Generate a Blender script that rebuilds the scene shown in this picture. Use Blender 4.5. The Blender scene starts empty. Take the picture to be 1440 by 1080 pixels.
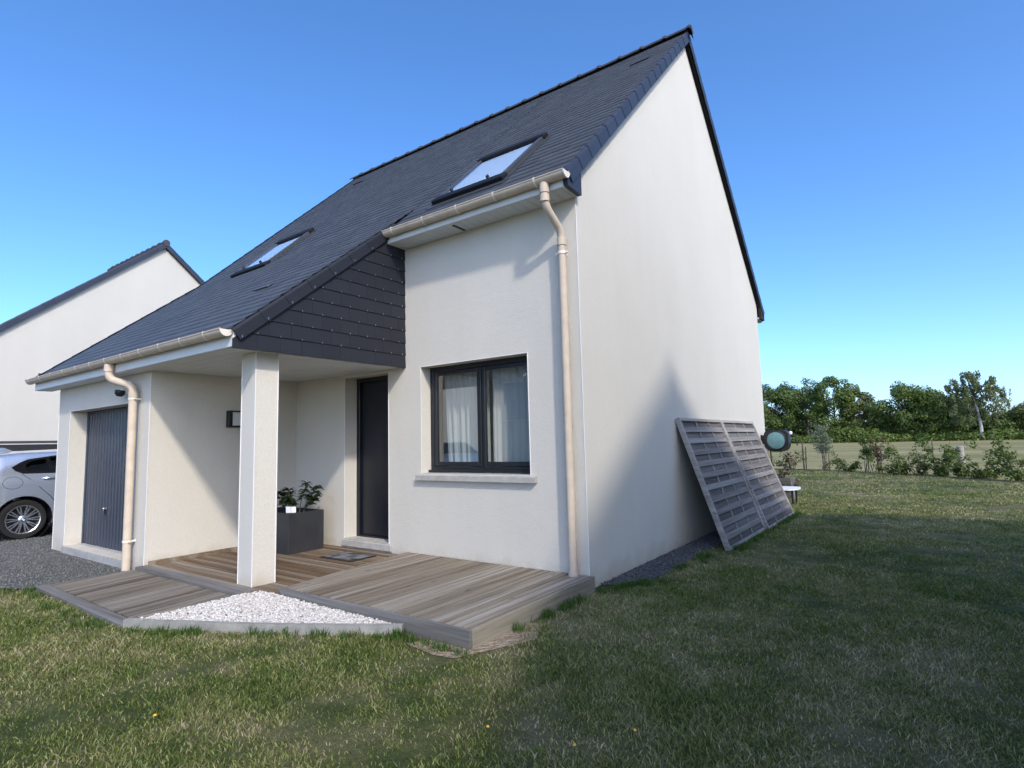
import bpy, bmesh, math, random
import numpy as np
from mathutils import Vector, Matrix
from mathutils.geometry import tessellate_polygon

random.seed(7); rng = np.random.default_rng(11)
sc = bpy.context.scene
COL = sc.collection
rad = math.radians

# ------------------------------------------------------------------ camera
CAM = Vector((2.627, -4.775, 1.366))
def cam_axes(y, p, r):
    y, p, r = rad(y), rad(p), rad(r)
    fw = Vector((-math.sin(y)*math.cos(p), math.cos(y)*math.cos(p), math.sin(p)))
    rt = Vector((math.cos(y), math.sin(y), 0)); up = rt.cross(fw)
    return rt*math.cos(r)+up*math.sin(r), -rt*math.sin(r)+up*math.cos(r), fw
RT, UP, FW = cam_axes(35.867, 5.805, -1.45)
cd = bpy.data.cameras.new('camera'); co = bpy.data.objects.new('camera', cd); COL.objects.link(co)
m = Matrix((RT, UP, -FW)).transposed().to_4x4(); m.translation = CAM; co.matrix_world = m
cd.sensor_fit = 'HORIZONTAL'; cd.sensor_width = 36; cd.lens = 803.3/1440*36
cd.clip_start = 0.05; cd.clip_end = 3000
sc.camera = co

# ------------------------------------------------------------------ light
SUN = Vector((1.05, -0.65, 1.0)).normalized()        # towards the sun
elev = math.asin(SUN.z); azim = math.atan2(SUN.x, SUN.y)
w = bpy.data.worlds.new('World'); sc.world = w; w.use_nodes = True
wn = w.node_tree.nodes; wl = w.node_tree.links
sky = wn.new('ShaderNodeTexSky'); sky.sky_type = 'NISHITA'; sky.sun_disc = False
sky.sun_elevation = elev; sky.sun_rotation = azim
sky.air_density = 0.66; sky.dust_density = 1.6; sky.ozone_density = 4.5; sky.altitude = 0
hs = wn.new('ShaderNodeHueSaturation'); hs.inputs['Saturation'].default_value = 1.16
wl.new(sky.outputs[0], hs.inputs['Color']); wl.new(hs.outputs[0], wn['Background'].inputs[0]); wn['Background'].inputs[1].default_value = 0.15
sd = bpy.data.lights.new('sun', 'SUN'); sd.energy = 1.2; sd.angle = rad(3.0); sd.color = (1.0, 0.93, 0.83)
so = bpy.data.objects.new('sun', sd); COL.objects.link(so)
so.rotation_euler = SUN.to_track_quat('Z', 'Y').to_euler(); so.location = (20, -12, 20)
vs = sc.view_settings; vs.view_transform = 'Standard'; vs.look = 'None'; vs.exposure = 1.32; vs.gamma = 1
vs.use_curve_mapping = False

# ------------------------------------------------------------------ materials
class NT:
    def __init__(s, name):
        s.m = bpy.data.materials.new(name); s.m.use_nodes = True
        s.t = s.m.node_tree; s.t.nodes.clear()
        s.out = s.n('ShaderNodeOutputMaterial')
    def n(s, typ, **kw):
        nd = s.t.nodes.new(typ)
        for k, v in kw.items():
            if k.startswith('i_'): nd.inputs[k[2:]].default_value = v
            else: setattr(nd, k, v)
        return nd
    def l(s, a, b): s.t.links.new(a, b)
    def coord(s, scale=(1, 1, 1), rot=(0, 0, 0)):
        tc = s.n('ShaderNodeTexCoord'); mp = s.n('ShaderNodeMapping')
        mp.inputs['Scale'].default_value = scale; mp.inputs['Rotation'].default_value = rot
        s.l(tc.outputs['Object'], mp.inputs['Vector']); return mp.outputs[0]
    def noise(s, scale, vec=None, detail=4, rough=.55, dist=0.0):
        nd = s.n('ShaderNodeTexNoise'); nd.inputs['Scale'].default_value = scale
        nd.inputs['Detail'].default_value = detail; nd.inputs['Roughness'].default_value = rough
        nd.inputs['Distortion'].default_value = dist
        s.l(vec if vec is not None else s.coord(), nd.inputs['Vector']); return nd.outputs[0]
    def ramp(s, fac, stops):
        r = s.n('ShaderNodeValToRGB'); e = r.color_ramp.elements
        while len(e) < len(stops): e.new(0.5)
        for i, (p, c) in enumerate(stops):
            e[i].position = p; e[i].color = (*c, 1) if len(c) == 3 else c
        s.l(fac, r.inputs[0]); return r.outputs[0]
    def mix(s, fac, a, b, mode='MIX'):
        x = s.n('ShaderNodeMix'); x.data_type = 'RGBA'; x.blend_type = mode
        for sock, v in ((x.inputs[0], fac), (x.inputs[6], a), (x.inputs[7], b)):
            if isinstance(v, (int, float)): sock.default_value = v
            elif isinstance(v, tuple): sock.default_value = (*v, 1)
            else: s.l(v, sock)
        return x.outputs[2]
    def math(s, op, a, b=None, c=None):
        x = s.n('ShaderNodeMath'); x.operation = op
        for i, v in enumerate((a, b, c)):
            if v is None: continue
            if isinstance(v, (int, float)): x.inputs[i].default_value = v
            else: s.l(v, x.inputs[i])
        return x.outputs[0]
    def island(s): return s.n('ShaderNodeNewGeometry').outputs['Random Per Island']
    def bump(s, h, strength=.3, dist=.01):
        b = s.n('ShaderNodeBump'); b.inputs['Strength'].default_value = strength; b.inputs['Distance'].default_value = dist
        s.l(h, b.inputs['Height']); return b.outputs[0]
    def pbr(s, col, rough=.6, metal=0.0, normal=None, spec=None, coat=None):
        p = s.n('ShaderNodeBsdfPrincipled')
        for sock, v in (('Base Color', col), ('Roughness', rough), ('Metallic', metal)):
            if isinstance(v, tuple): p.inputs[sock].default_value = (*v, 1)
            elif isinstance(v, (int, float)): p.inputs[sock].default_value = v
            else: s.l(v, p.inputs[sock])
        if normal is not None: s.l(normal, p.inputs['Normal'])
        if spec is not None: p.inputs['Specular IOR Level'].default_value = spec
        if coat is not None: p.inputs['Coat Weight'].default_value = coat; p.inputs['Coat Roughness'].default_value = .05
        s.l(p.outputs[0], s.out.inputs[0]); return p

def simple(name, col, rough=.5, metal=0.0, var=.12, vs_=6, bump=0.0, bscale=80, spec=None, coat=None, isl=0.0, rv=.2):
    t = NT(name); f = t.noise(vs_, detail=5)
    lo = tuple(c*(1-var) for c in col); hi = tuple(min(1, c*(1+var)) for c in col)
    c = t.ramp(f, [(.3, lo), (.7, hi)])
    if isl:
        g = t.math('MULTIPLY_ADD', t.island(), 2*isl, 1-isl)
        c = t.mix(1.0, c, g, 'MULTIPLY')
    nm = t.bump(t.noise(bscale, detail=3), bump, .01) if bump else None
    rg = t.math('MULTIPLY_ADD', t.noise(vs_*3), rv, rough-rv/2) if rv else rough
    t.pbr(c, rg, metal, nm, spec, coat); return t.m

def stucco(name, col):
    t = NT(name)
    big = t.noise(.7, detail=5); fine = t.noise(85, detail=4, rough=.75); mid = t.noise(14, detail=4)
    c = t.ramp(big, [(.3, tuple(x*.95 for x in col)), (.7, col)])
    c = t.mix(.5, c, t.ramp(fine, [(.28, (.70, .70, .69)), (.62, (1.04, 1.04, 1.04))]), 'MULTIPLY')
    # rain streaks and splash soiling with their own shape
    st = t.noise(1.0, t.coord((2.2, 2.2, .3)), detail=4, rough=.65)
    c = t.mix(.22, c, t.ramp(st, [(.40, (.90, .89, .87)), (.66, (1, 1, 1))]), 'MULTIPLY')
    sx = t.n('ShaderNodeSeparateXYZ'); tc = t.n('ShaderNodeTexCoord'); t.l(tc.outputs['Object'], sx.inputs[0])
    h = t.math('MULTIPLY_ADD', t.noise(5, detail=5), .35, sx.outputs[2])
    c = t.mix(1.0, c, t.ramp(h, [(.17, (.80, .76, .70)), (.38, (1, 1, 1))]), 'MULTIPLY')
    t.pbr(c, .92, 0, t.bump(t.math('ADD', fine, t.math('MULTIPLY', mid, .6)), .55, .008), spec=.2); return t.m

def wood(name, cols, axis, bump=.25):
    """weathered boards; grain runs along axis"""
    t = NT(name)
    sc_ = {'x': (1.2, 34, 34), 'y': (34, 1.2, 34), 'z': (34, 34, 1.2)}[axis]
    tc = t.n('ShaderNodeTexCoord'); isl = t.island()
    off = t.n('ShaderNodeVectorMath'); off.operation = 'ADD'
    cmb = t.n('ShaderNodeCombineXYZ'); k = t.math('MULTIPLY', isl, 37.0)
    for i in range(3): t.l(k, cmb.inputs[i])
    t.l(tc.outputs['Object'], off.inputs[0]); t.l(cmb.outputs[0], off.inputs[1])
    mp = t.n('ShaderNodeMapping'); mp.inputs['Scale'].default_value = sc_; t.l(off.outputs[0], mp.inputs['Vector'])
    g = t.noise(1.0, mp.outputs[0], detail=6, rough=.7, dist=.12)
    mp2 = t.n('ShaderNodeMapping'); mp2.inputs['Scale'].default_value = tuple(x*.16 for x in sc_); t.l(off.outputs[0], mp2.inputs['Vector'])
    g2 = t.noise(1.0, mp2.outputs[0], detail=4, rough=.6)
    base = t.ramp(t.math('MULTIPLY_ADD', g2, .8, t.math('MULTIPLY', isl, .16)), [(.32, cols[0]), (.5, cols[1]), (.68, cols[2])])
    c = t.mix(.75, base, t.ramp(g, [(.3, (.42, .40, .38)), (.52, (.95, .95, .95)), (.75, (1.25, 1.22, 1.2))]), 'MULTIPLY')
    kn = t.n('ShaderNodeTexVoronoi'); kn.inputs['Scale'].default_value = 1.0
    mk = t.n('ShaderNodeMapping'); mk.inputs['Scale'].default_value = {'x': (2.0, 7, 7), 'y': (7, 2.0, 7), 'z': (7, 7, 2)}[axis]
    t.l(off.outputs[0], mk.inputs['Vector']); t.l(mk.outputs[0], kn.inputs['Vector'])
    c = t.mix(.6, c, t.ramp(kn.outputs['Distance'], [(.05, (.3, .25, .2)), (.11, (1, 1, 1))]), 'MULTIPLY')
    t.pbr(c, .85, 0, t.bump(g, bump, .004), spec=.25); return t.m

def foliage(name, dark, light, trans=.35, patch=1.5, warm=None):
    t = NT(name); f = t.math('ADD', t.math('MULTIPLY', t.island(), .55), t.math('MULTIPLY', t.noise(patch, detail=2), .5))
    stops = [(.15, dark), (.8, light)]
    if warm: stops.append((.97, warm))
    c = t.ramp(f, stops)
    p = t.n('ShaderNodeBsdfPrincipled'); p.inputs['Roughness'].default_value = .55; p.inputs['Specular IOR Level'].default_value = .3
    t.l(c, p.inputs['Base Color'])
    tr = t.n('ShaderNodeBsdfTranslucent'); t.l(t.mix(1.0, c, (1.3, 1.35, .6), 'MULTIPLY'), tr.inputs[0])
    mx = t.n('ShaderNodeMixShader'); mx.inputs[0].default_value = trans
    t.l(p.outputs[0], mx.inputs[1]); t.l(tr.outputs[0], mx.inputs[2]); t.l(mx.outputs[0], t.out.inputs[0]); return t.m

def glass(name, tint=(.55, .62, .62), refl=1.0, ior=1.7):
    t = NT(name); tr = t.n('ShaderNodeBsdfTransparent'); tr.inputs[0].default_value = (*tint, 1)
    gl = t.n('ShaderNodeBsdfGlossy'); gl.inputs['Roughness'].default_value = .004; gl.inputs[0].default_value = (refl, refl, refl, 1)
    ge = t.n('ShaderNodeNewGeometry'); dt = t.n('ShaderNodeVectorMath'); dt.operation = 'DOT_PRODUCT'
    t.l(ge.outputs['Normal'], dt.inputs[0]); t.l(ge.outputs['Incoming'], dt.inputs[1])
    f0 = 2*((ior-1)/(ior+1))**2                              # two faces of the pane, Schlick
    fac = t.math('MULTIPLY_ADD', t.math('POWER', t.math('SUBTRACT', 1.0, t.math('ABSOLUTE', dt.outputs['Value'])), 5.0), 1-f0, f0)
    t.l(t.bump(t.noise(1.3, detail=1), .004, .02), gl.inputs['Normal'])
    mx = t.n('ShaderNodeMixShader'); t.l(fac, mx.inputs[0]); t.l(tr.outputs[0], mx.inputs[1]); t.l(gl.outputs[0], mx.inputs[2])
    t.l(mx.outputs[0], t.out.inputs[0]); return t.m

WALL = stucco('render_offwhite', (.655, .622, .548))
WALL2 = stucco('render_cream', (.59, .562, .50))
BEAD = simple('corner_bead_white', (.70, .69, .665), .5, var=.03)
PVC = simple('pvc_white', (.66, .67, .66), .45, var=.05, vs_=3)
SAND = simple('pvc_sand', (.57, .478, .375), .5, var=.10, vs_=9, spec=.2)
SANDL = simple('pvc_sand_light', (.78, .71, .60), .4, var=.06)
def slate_mat(name, lo, hi, rough):
    t = NT(name); f = t.math('ADD', t.math('MULTIPLY', t.island(), .55), t.math('MULTIPLY', t.noise(3, detail=5), .45))
    c = t.ramp(f, [(.15, lo), (.85, hi)])
    r = t.math('MULTIPLY_ADD', t.noise(30, detail=3), .18, rough)
    t.pbr(c, r, 0, t.bump(t.noise(45, detail=5), .12, .004), spec=.5); return t.m
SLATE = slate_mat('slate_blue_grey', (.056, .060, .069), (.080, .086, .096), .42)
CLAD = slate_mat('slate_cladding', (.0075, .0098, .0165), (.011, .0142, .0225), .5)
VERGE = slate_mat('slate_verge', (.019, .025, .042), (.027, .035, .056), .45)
UNDER = simple('roof_underlay_dark', (.012, .012, .013), .9)
RIDGE = simple('ridge_tile_dark', (.042, .037, .036), .6, var=.35, vs_=4, bump=.2)
HOOK = simple('steel_hook', (.62, .62, .62), .3, 1.0)
ANTH = simple('anthracite_frame', (.009, .012, .016), .35, var=.1)
ANTHM = simple('anthracite_matt', (.010, .011, .013), .65, spec=.2)
SKYF = simple('skylight_grey_metal', (.045, .048, .054), .4, var=.1)
NAVY = simple('front_door_navy', (.005, .007, .013), .4, var=.1)
GDOOR = simple('garage_door_blue_grey', (.027, .037, .058), .38, var=.10, vs_=3, spec=.5)
STONE = simple('reconstituted_stone', (.40, .385, .35), .85, var=.14, vs_=14, bump=.2, bscale=150)
CONC = simple('concrete_grey', (.36, .355, .34), .88, var=.18, vs_=7, bump=.25, bscale=90)
EDGE = simple('edging_concrete', (.255, .25, .225), .9, var=.25, vs_=9, bump=.25)
DECKY = wood('deck_boards_y', ((.145, .112, .078), (.262, .228, .178), (.345, .318, .276)), 'y')
DECKX = wood('deck_boards_x', ((.11, .066, .036), (.20, .15, .10), (.27, .24, .205)), 'x')
DECKR = wood('ramp_boards_y', ((.095, .075, .056), (.19, .163, .130), (.255, .236, .205)), 'y')
TRIMX = wood('deck_trim_x', ((.10, .092, .082), (.155, .147, .135), (.205, .20, .19)), 'x')
PANW = wood('panel_boards_y', ((.135, .122, .108), (.228, .212, .192), (.32, .302, .28)), 'y')
PANB = wood('panel_back_boards', ((.065, .055, .05), (.125, .112, .105), (.19, .178, .17)), 'y')
PANF = wood('panel_frame', ((.26, .235, .20), (.36, .33, .29), (.44, .42, .39)), 'y')
PANZ = wood('panel_stile', ((.22, .205, .185), (.33, .315, .295), (.42, .41, .395)), 'x')
PLANTER = simple('planter_anthracite', (.030, .032, .037), .55, var=.2, vs_=5, bump=.15, bscale=60)
SOIL = simple('soil', (.03, .022, .016), .95, bump=.8, bscale=40)
BLACKP = simple('black_plastic', (.012, .012, .013), .45)
TEAL = simple('teal_disc', (.13, .26, .27), .3, var=.12, vs_=10)
WHITEP = simple('white_plastic', (.80, .80, .79), .4, var=.03)
DIFF = simple('lamp_diffuser', (.62, .63, .62), .4, var=.03)
CHROME = simple('chrome', (.75, .75, .75), .15, 1.0)
BARK = simple('bark', (.10, .085, .065), .95, var=.4, vs_=8, bump=.8, bscale=25)
BIRCH = simple('birch_bark', (.42, .40, .37), .8, var=.3, vs_=2.5)
STAKE = simple('stake_wood', (.085, .07, .055), .9, var=.3)
PALEPOST = simple('weathered_post', (.30, .28, .25), .9, var=.25, vs_=9)
CARPAINT = simple('car_silver_blue', (.56, .60, .65), .2, .75, var=.0, coat=1.0, rv=0)
RUBBER = simple('tyre_rubber', (.006, .006, .006), .8, var=.2)
ALLOY = simple('alloy_silver', (.60, .61, .62), .28, .9, var=.05)
BLKGLOSS = simple('black_gloss', (.008, .008, .009), .12)
CARGLASS = glass('car_glass', (.12, .15, .15), .9, 1.6)
PANE = glass('window_glass', (.74, .80, .80), 1.0, 1.9)
SKYPANE = glass('skylight_glass', (.80, .88, .94), 1.0, 1.8)
WOODIN = simple('interior_paint', (.45, .43, .40), .9)
RED = simple('tail_lamp_red', (.35, .01, .01), .2)
BLUEE = simple('emblem_blue', (.05, .2, .5), .3)
FENCE = simple('dark_fence', (.020, .021, .024), .5, var=.2)
FIELDP = simple('paper_tag', (.8, .82, .85), .6, var=.03)
def curtain_mat():
    t = NT('sheer_curtain'); d = t.n('ShaderNodeBsdfDiffuse'); d.inputs[0].default_value = (.90, .90, .88, 1)
    tr = t.n('ShaderNodeBsdfTranslucent'); tr.inputs[0].default_value = (.75, .75, .73, 1)
    tp = t.n('ShaderNodeBsdfTransparent')
    a = t.n('ShaderNodeMixShader'); a.inputs[0].default_value = .35; t.l(d.outputs[0], a.inputs[1]); t.l(tr.outputs[0], a.inputs[2])
    b = t.n('ShaderNodeMixShader'); b.inputs[0].default_value = .12; t.l(a.outputs[0], b.inputs[1]); t.l(tp.outputs[0], b.inputs[2])
    t.l(b.outputs[0], t.out.inputs[0]); return t.m
CURT = curtain_mat()
def stones_mat(name, cols, rough=.85):
    t = NT(name); c = t.ramp(t.island(), [(i/(len(cols)-1), x) for i, x in enumerate(cols)])
    c = t.mix(.4, c, t.ramp(t.noise(60, detail=3), [(.3, (.75, .75, .75)), (.7, (1.1, 1.1, 1.1))]), 'MULTIPLY')
    t.pbr(c, rough, spec=.3); return t.m
WSTONE = stones_mat('white_marble_chips', [(.40, .365, .33), (.57, .535, .49), (.68, .655, .615), (.47, .42, .37)], .75)
GSTONE = stones_mat('grey_gravel_stones', [(.07, .073, .07), (.155, .16, .15), (.24, .245, .23), (.11, .115, .115)])
DSTONE = stones_mat('dark_gravel_stones', [(.05, .052, .055), (.10, .105, .11), (.17, .175, .18)])
def gravel_ground(name, a, b, s):
    t = NT(name); v = t.n('ShaderNodeTexVoronoi'); v.inputs['Scale'].default_value = s; t.l(t.coord(), v.inputs['Vector'])
    c = t.ramp(t.noise(s*.9, detail=4, rough=.7), [(.25, a), (.7, b)])
    c = t.mix(.6, c, t.ramp(t.noise(1.2, detail=4), [(.3, (.75, .74, .72)), (.7, (1.05, 1.05, 1.05))]), 'MULTIPLY')
    t.pbr(c, .95, 0, t.bump(v.outputs['Distance'], .9, .02), spec=.2); return t.m
DRIVE = gravel_ground('drive_gravel_ground', (.07, .072, .068), (.19, .19, .178), 55)
STRIP = gravel_ground('strip_gravel_ground', (.045, .047, .05), (.12, .125, .13), 60)
WBED = gravel_ground('white_bed_ground', (.2, .19, .18), (.5, .48, .46), 60)

# lawn colour: one patch field shared by the soil sheet and the blades
def lawn_nodes(t, fine):
    co_ = t.coord()
    p = t.noise(.55, co_, detail=6, rough=.62); q = t.noise(2.6, co_, detail=5, rough=.65)
    return t.math('MULTIPLY_ADD', t.math('ADD', t.math('MULTIPLY', p, .5), t.math('MULTIPLY', q, .5)), 1.7, -.37)
def lawn_mat(name, blades):
    t = NT(name); f = lawn_nodes(t, blades)
    if blades:
        r = t.island()
        f2 = t.math('MULTIPLY_ADD', f, .85, t.math('MULTIPLY_ADD', r, .36, -.115))
        f2 = t.math('ADD', f2, .025)
        c = t.ramp(f2, [(.20, (.054, .088, .014)), (.37, (.108, .150, .027)), (.49, (.180, .196, .058)), (.64, (.28, .25, .13)), (.83, (.46, .40, .26))])
        hv_ = t.math('FRACT', t.math('MULTIPLY', r, 91.7)); c = t.mix(1.0, c, t.math('MULTIPLY_ADD', hv_, 1.0, .62), 'MULTIPLY')
        p = t.n('ShaderNodeBsdfPrincipled'); p.inputs['Roughness'].default_value = .45; p.inputs['Specular IOR Level'].default_value = .4
        t.l(c, p.inputs['Base Color']); tr = t.n('ShaderNodeBsdfTranslucent'); t.l(t.mix(1.0, c, (1.25, 1.3, .7), 'MULTIPLY'), tr.inputs[0])
        mx = t.n('ShaderNodeMixShader'); mx.inputs[0].default_value = .3
        t.l(p.outputs[0], mx.inputs[1]); t.l(tr.outputs[0], mx.inputs[2]); t.l(mx.outputs[0], t.out.inputs[0])
    else:
        g = t.noise(45, detail=6, rough=.75)
        f2 = t.math('ADD', f, t.math('MULTIPLY_ADD', g, .5, -.25))
        c = t.ramp(f2, [(.26, (.040, .056, .017)), (.42, (.078, .094, .032)), (.54, (.135, .13, .06)), (.70, (.22, .19, .115))])
        t.pbr(c, .95, 0, t.bump(g, .8, .03), spec=.15)
    return t.m
LAWN = lawn_mat('lawn_turf', False); BLADE = lawn_mat('lawn_blades', True)
def lush():
    return foliage('lush_tuft_blades', (.03, .075, .012), (.085, .15, .03), .3, 3)
LUSH = lush()
def field_mat():
    t = NT('mown_field'); st = t.noise(1.0, t.coord((.035, .16, 1), (0, 0, rad(5))), detail=8, rough=.72)
    f = t.math('ADD', t.math('MULTIPLY', st, .6), t.math('MULTIPLY', t.noise(3.5, detail=6, rough=.7), .4))
    c = t.ramp(f, [(.34, (.095, .115, .036)), (.46, (.19, .18, .075)), (.54, (.27, .235, .115)), (.64, (.33, .285, .15))])
    t.pbr(c, .95, 0, t.bump(t.noise(9, detail=6), .5, .05), spec=.1); return t.m
FIELD = field_mat()

# ------------------------------------------------------------------ mesh helpers
def link(o, parent=None):
    COL.objects.link(o)
    if parent is not None: o.parent = parent; o.matrix_parent_inverse = parent.matrix_world.inverted()
    return o
class MB:
    def __init__(s): s.v = []; s.f = []
    def quad(s, *p):
        i = len(s.v); s.v += [tuple(x) for x in p]; s.f.append(tuple(range(i, i+len(p)))); return s
    def add(s, vs_, fs):
        i = len(s.v); s.v += [tuple(x) for x in vs_]; s.f += [tuple(a+i for a in f) for f in fs]; return s
    def box(s, x0, x1, y0, y1, z0, z1, bev=0.0):
        return s.obox((x0, y0, z0), (x1-x0, 0, 0), (0, y1-y0, 0), (0, 0, z1-z0), bev)
    def obox(s, o, a, b, c, bev=0.0):
        """oriented box from corner o and three edge vectors; bev chamfers the 12 edges"""
        o, a, b, c = map(Vector, (o, a, b, c))
        if bev <= 0:
            P = [o+a*i+b*j+c*k for k in (0, 1) for j in (0, 1) for i in (0, 1)]
            return s.add(P, [(0, 2, 3, 1), (4, 5, 7, 6), (0, 1, 5, 4), (2, 6, 7, 3), (0, 4, 6, 2), (1, 3, 7, 5)])
        L = [a.length, b.length, c.length]; bm = bmesh.new()
        bmesh.ops.create_cube(bm, size=1.0)
        for v in bm.verts:
            v.co = Vector(((v.co.x+.5)*L[0], (v.co.y+.5)*L[1], (v.co.z+.5)*L[2]))
        bmesh.ops.bevel(bm, geom=list(bm.edges), offset=min(bev, min(L)*.45), segments=1, affect='EDGES')
        ua, ub, uc = a.normalized(), b.normalized(), c.normalized(); bm.verts.index_update()
        P = [o+ua*v.co.x+ub*v.co.y+uc*v.co.z for v in bm.verts]
        s.add(P, [tuple(v.index for v in f.verts) for f in bm.faces]); bm.free(); return s
    def prism(s, poly, d):
        """planar polygon (3D points) extruded by vector d"""
        P = [Vector(p) for p in poly]; d = Vector(d); n = len(P); i = len(s.v)
        s.v += [tuple(p) for p in P]+[tuple(p+d) for p in P]
        s.f.append(tuple(range(i, i+n))); s.f.append(tuple(range(i+2*n-1, i+n-1, -1)))
        for k in range(n):
            j = (k+1) % n; s.f.append((i+k, i+n+k, i+n+j, i+j))
        return s
    def tube(s, pts, r, n=10, cap=True):
        pts = [Vector(p) for p in pts]; R = r if isinstance(r, (list, tuple)) else [r]*len(pts)
        t0 = (pts[1]-pts[0]).normalized(); u = t0.orthogonal().normalized(); base = len(s.v)
        for i, p in enumerate(pts):
            t = (pts[min(i+1, len(pts)-1)]-pts[max(i-1, 0)]).normalized()
            u = (u-t*u.dot(t)).normalized(); v = t.cross(u)
            for k in range(n):
                a = 2*math.pi*k/n; s.v.append(tuple(p+(u*math.cos(a)+v*math.sin(a))*R[i]))
        for i in range(len(pts)-1):
            for k in range(n):
                a = base+i*n+k; b = base+i*n+(k+1) % n; s.f.append((a, b, b+n, a+n))
        if cap:
            s.f.append(tuple(base+k for k in range(n-1, -1, -1))); e = base+(len(pts)-1)*n
            s.f.append(tuple(e+k for k in range(n)))
        return s
    def lathe(s, prof, o, ax, n=24):
        """profile [(r, h)] turned round axis ax through o"""
        o = Vector(o); ax = Vector(ax).normalized(); u = ax.orthogonal().normalized(); v = ax.cross(u); b = len(s.v)
        for r, h in prof:
            for k in range(n):
                a = 2*math.pi*k/n; s.v.append(tuple(o+ax*h+(u*math.cos(a)+v*math.sin(a))*r))
        for i in range(len(prof)-1):
            for k in range(n):
                a = b+i*n+k; c = b+i*n+(k+1) % n; s.f.append((a, c, c+n, a+n))
        return s
    def build(s, name, mt, parent=None, smooth=False):
        me = bpy.data.meshes.new(name); me.from_pydata(s.v, [], s.f)
        bm = bmesh.new(); bm.from_mesh(me); bmesh.ops.recalc_face_normals(bm, faces=bm.faces); bm.to_mesh(me); bm.free()
        me.materials.append(mt)
        o = bpy.data.objects.new(name, me); link(o, parent)
        if smooth:
            for p in me.polygons: p.use_smooth = True
            if smooth != 'all': me.set_sharp_from_angle(angle=rad(40))
        return o
def fast_mesh(name, verts, polys, mt, parent=None, smooth=False):
    """verts (n,3) float array; polys list of (m,k) int arrays"""
    me = bpy.data.meshes.new(name); me.vertices.add(len(verts)); me.vertices.foreach_set('co', np.asarray(verts, np.float32).ravel())
    loops = np.concatenate([p.ravel() for p in polys]); tot = np.concatenate([np.full(len(p), p.shape[1]) for p in polys])
    st = np.concatenate([[0], np.cumsum(tot)[:-1]])
    me.loops.add(len(loops)); me.loops.foreach_set('vertex_index', loops.astype(np.int32))
    me.polygons.add(len(tot)); me.polygons.foreach_set('loop_start', st.astype(np.int32))
    if smooth: me.polygons.foreach_set('use_smooth', np.ones(len(tot), bool))
    me.update(calc_edges=True); me.materials.append(mt)
    o = bpy.data.objects.new(name, me); link(o, parent); return o
def thing(name, label, cat, loc=(0, 0, 0), rotz=0, group=None):
    o = bpy.data.objects.new(name, None); o.empty_display_size = .2; COL.objects.link(o)
    o.location = loc; o.rotation_euler = (0, 0, rotz)
    o.matrix_world = Matrix.Translation(loc) @ Matrix.Rotation(rotz, 4, 'Z')
    o['label'] = label; o['category'] = cat
    if group: o['group'] = group
    return o
def tag(o, label=None, cat=None, group=None, kind=None):
    for k, v in (('label', label), ('category', cat), ('group', group), ('kind', kind)):
        if v: o[k] = v
    return o
def put(o, parent):              # child given in the thing's own coordinates
    o.parent = parent; o.matrix_parent_inverse = Matrix.Identity(4); return o
def inpoly(x, y, poly):
    r = np.zeros(np.shape(x), bool); n = len(poly); j = n-1
    for i in range(n):
        xi, yi = poly[i]; xj, yj = poly[j]
        c = ((yi > y) != (yj > y)) & (x < (xj-xi)*(y-yi)/(yj-yi+1e-12)+xi); r ^= c; j = i
    return r

# ------------------------------------------------------------------ ground
def sheet(name, poly, z, mt, label=None, cat='ground'):
    o = MB().quad(*[(x, y, z) for x, y in poly]).build(name, mt)
    tag(o, label, cat if label else None, None, 'structure'); return o
sheet('ground', [(-600, -300), (600, -300), (600, 900), (-600, 900)], -.012, FIELD, 'mown straw coloured field behind the house reaching to the trees')
sheet('lawn', [(-60, -40), (14, -40), (14, 14.4), (4.6, 15.5), (1.5, 18.6), (-.6, 20.6), (-3, 21.4), (-60, 27)], -.004, LAWN, 'patchy mown lawn around the house')
DRV = [(-60, -40), (-6.2, -40), (-5.2, -9), (-4.55, -4.2), (-4.85, -2.85), (-4.75, -1.9), (-60, -1.9)]
DRV2 = [(-60, -1.9), (-7.62, -1.9), (-7.62, 6), (-13.8, 6), (-13.8, 9), (-60, 9)]
sheet('gravel_drive', [(-40, -14), (-7.3, -14), (-6.4, -6.0), (-6.0, -3.9), (-5.55, -3.2), (-4.86, -2.86), (-4.7, -1.9), (-7.62, -1.9), (-7.62, 6), (-40, 6)], .012, DRIVE, 'grey gravel driveway in front of the garage')
sheet('gravel_strip', [(0, .22), (.12, .25), (.30, .50), (.36, 1.2), (.31, 2.2), (.36, 3.4), (.33, 7.2), (0, 7.41)], .004, STRIP, 'dark gravel strip at the foot of the gable wall')

sheet('bare_soil', [(-.42, -1.90), (-.1, -1.96), (.06, -1.93), (.16, -1.72), (.30, -1.38), (.22, -1.16), (.12, -1.05), (.05, -1.1), (.05, -1.76), (-.3, -1.76)], .001, gravel_ground('sandy_soil', (.16, .11, .07), (.42, .34, .25), 30), 'bare sandy soil patch beside the deck corner', 'soil')
# ------------------------------------------------------------------ HOUSE
L1, L2, L3, D2, YG = 2.405, 4.61, 7.63, 1.90, 7.41
ZS = 3.745; ZC = 2.295; YR = 3.705; ZR = 7.70; SM = .956; SL = .81; YB = .164
def zmain(y): return ZR-SM*abs(YR-y)
def zlow(y): return 4.163+SM*YB+SL*(y-YB)
house = thing('house', 'white rendered house with steep dark slate roof and open corner porch', 'house', (0, 0, 0))

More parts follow.
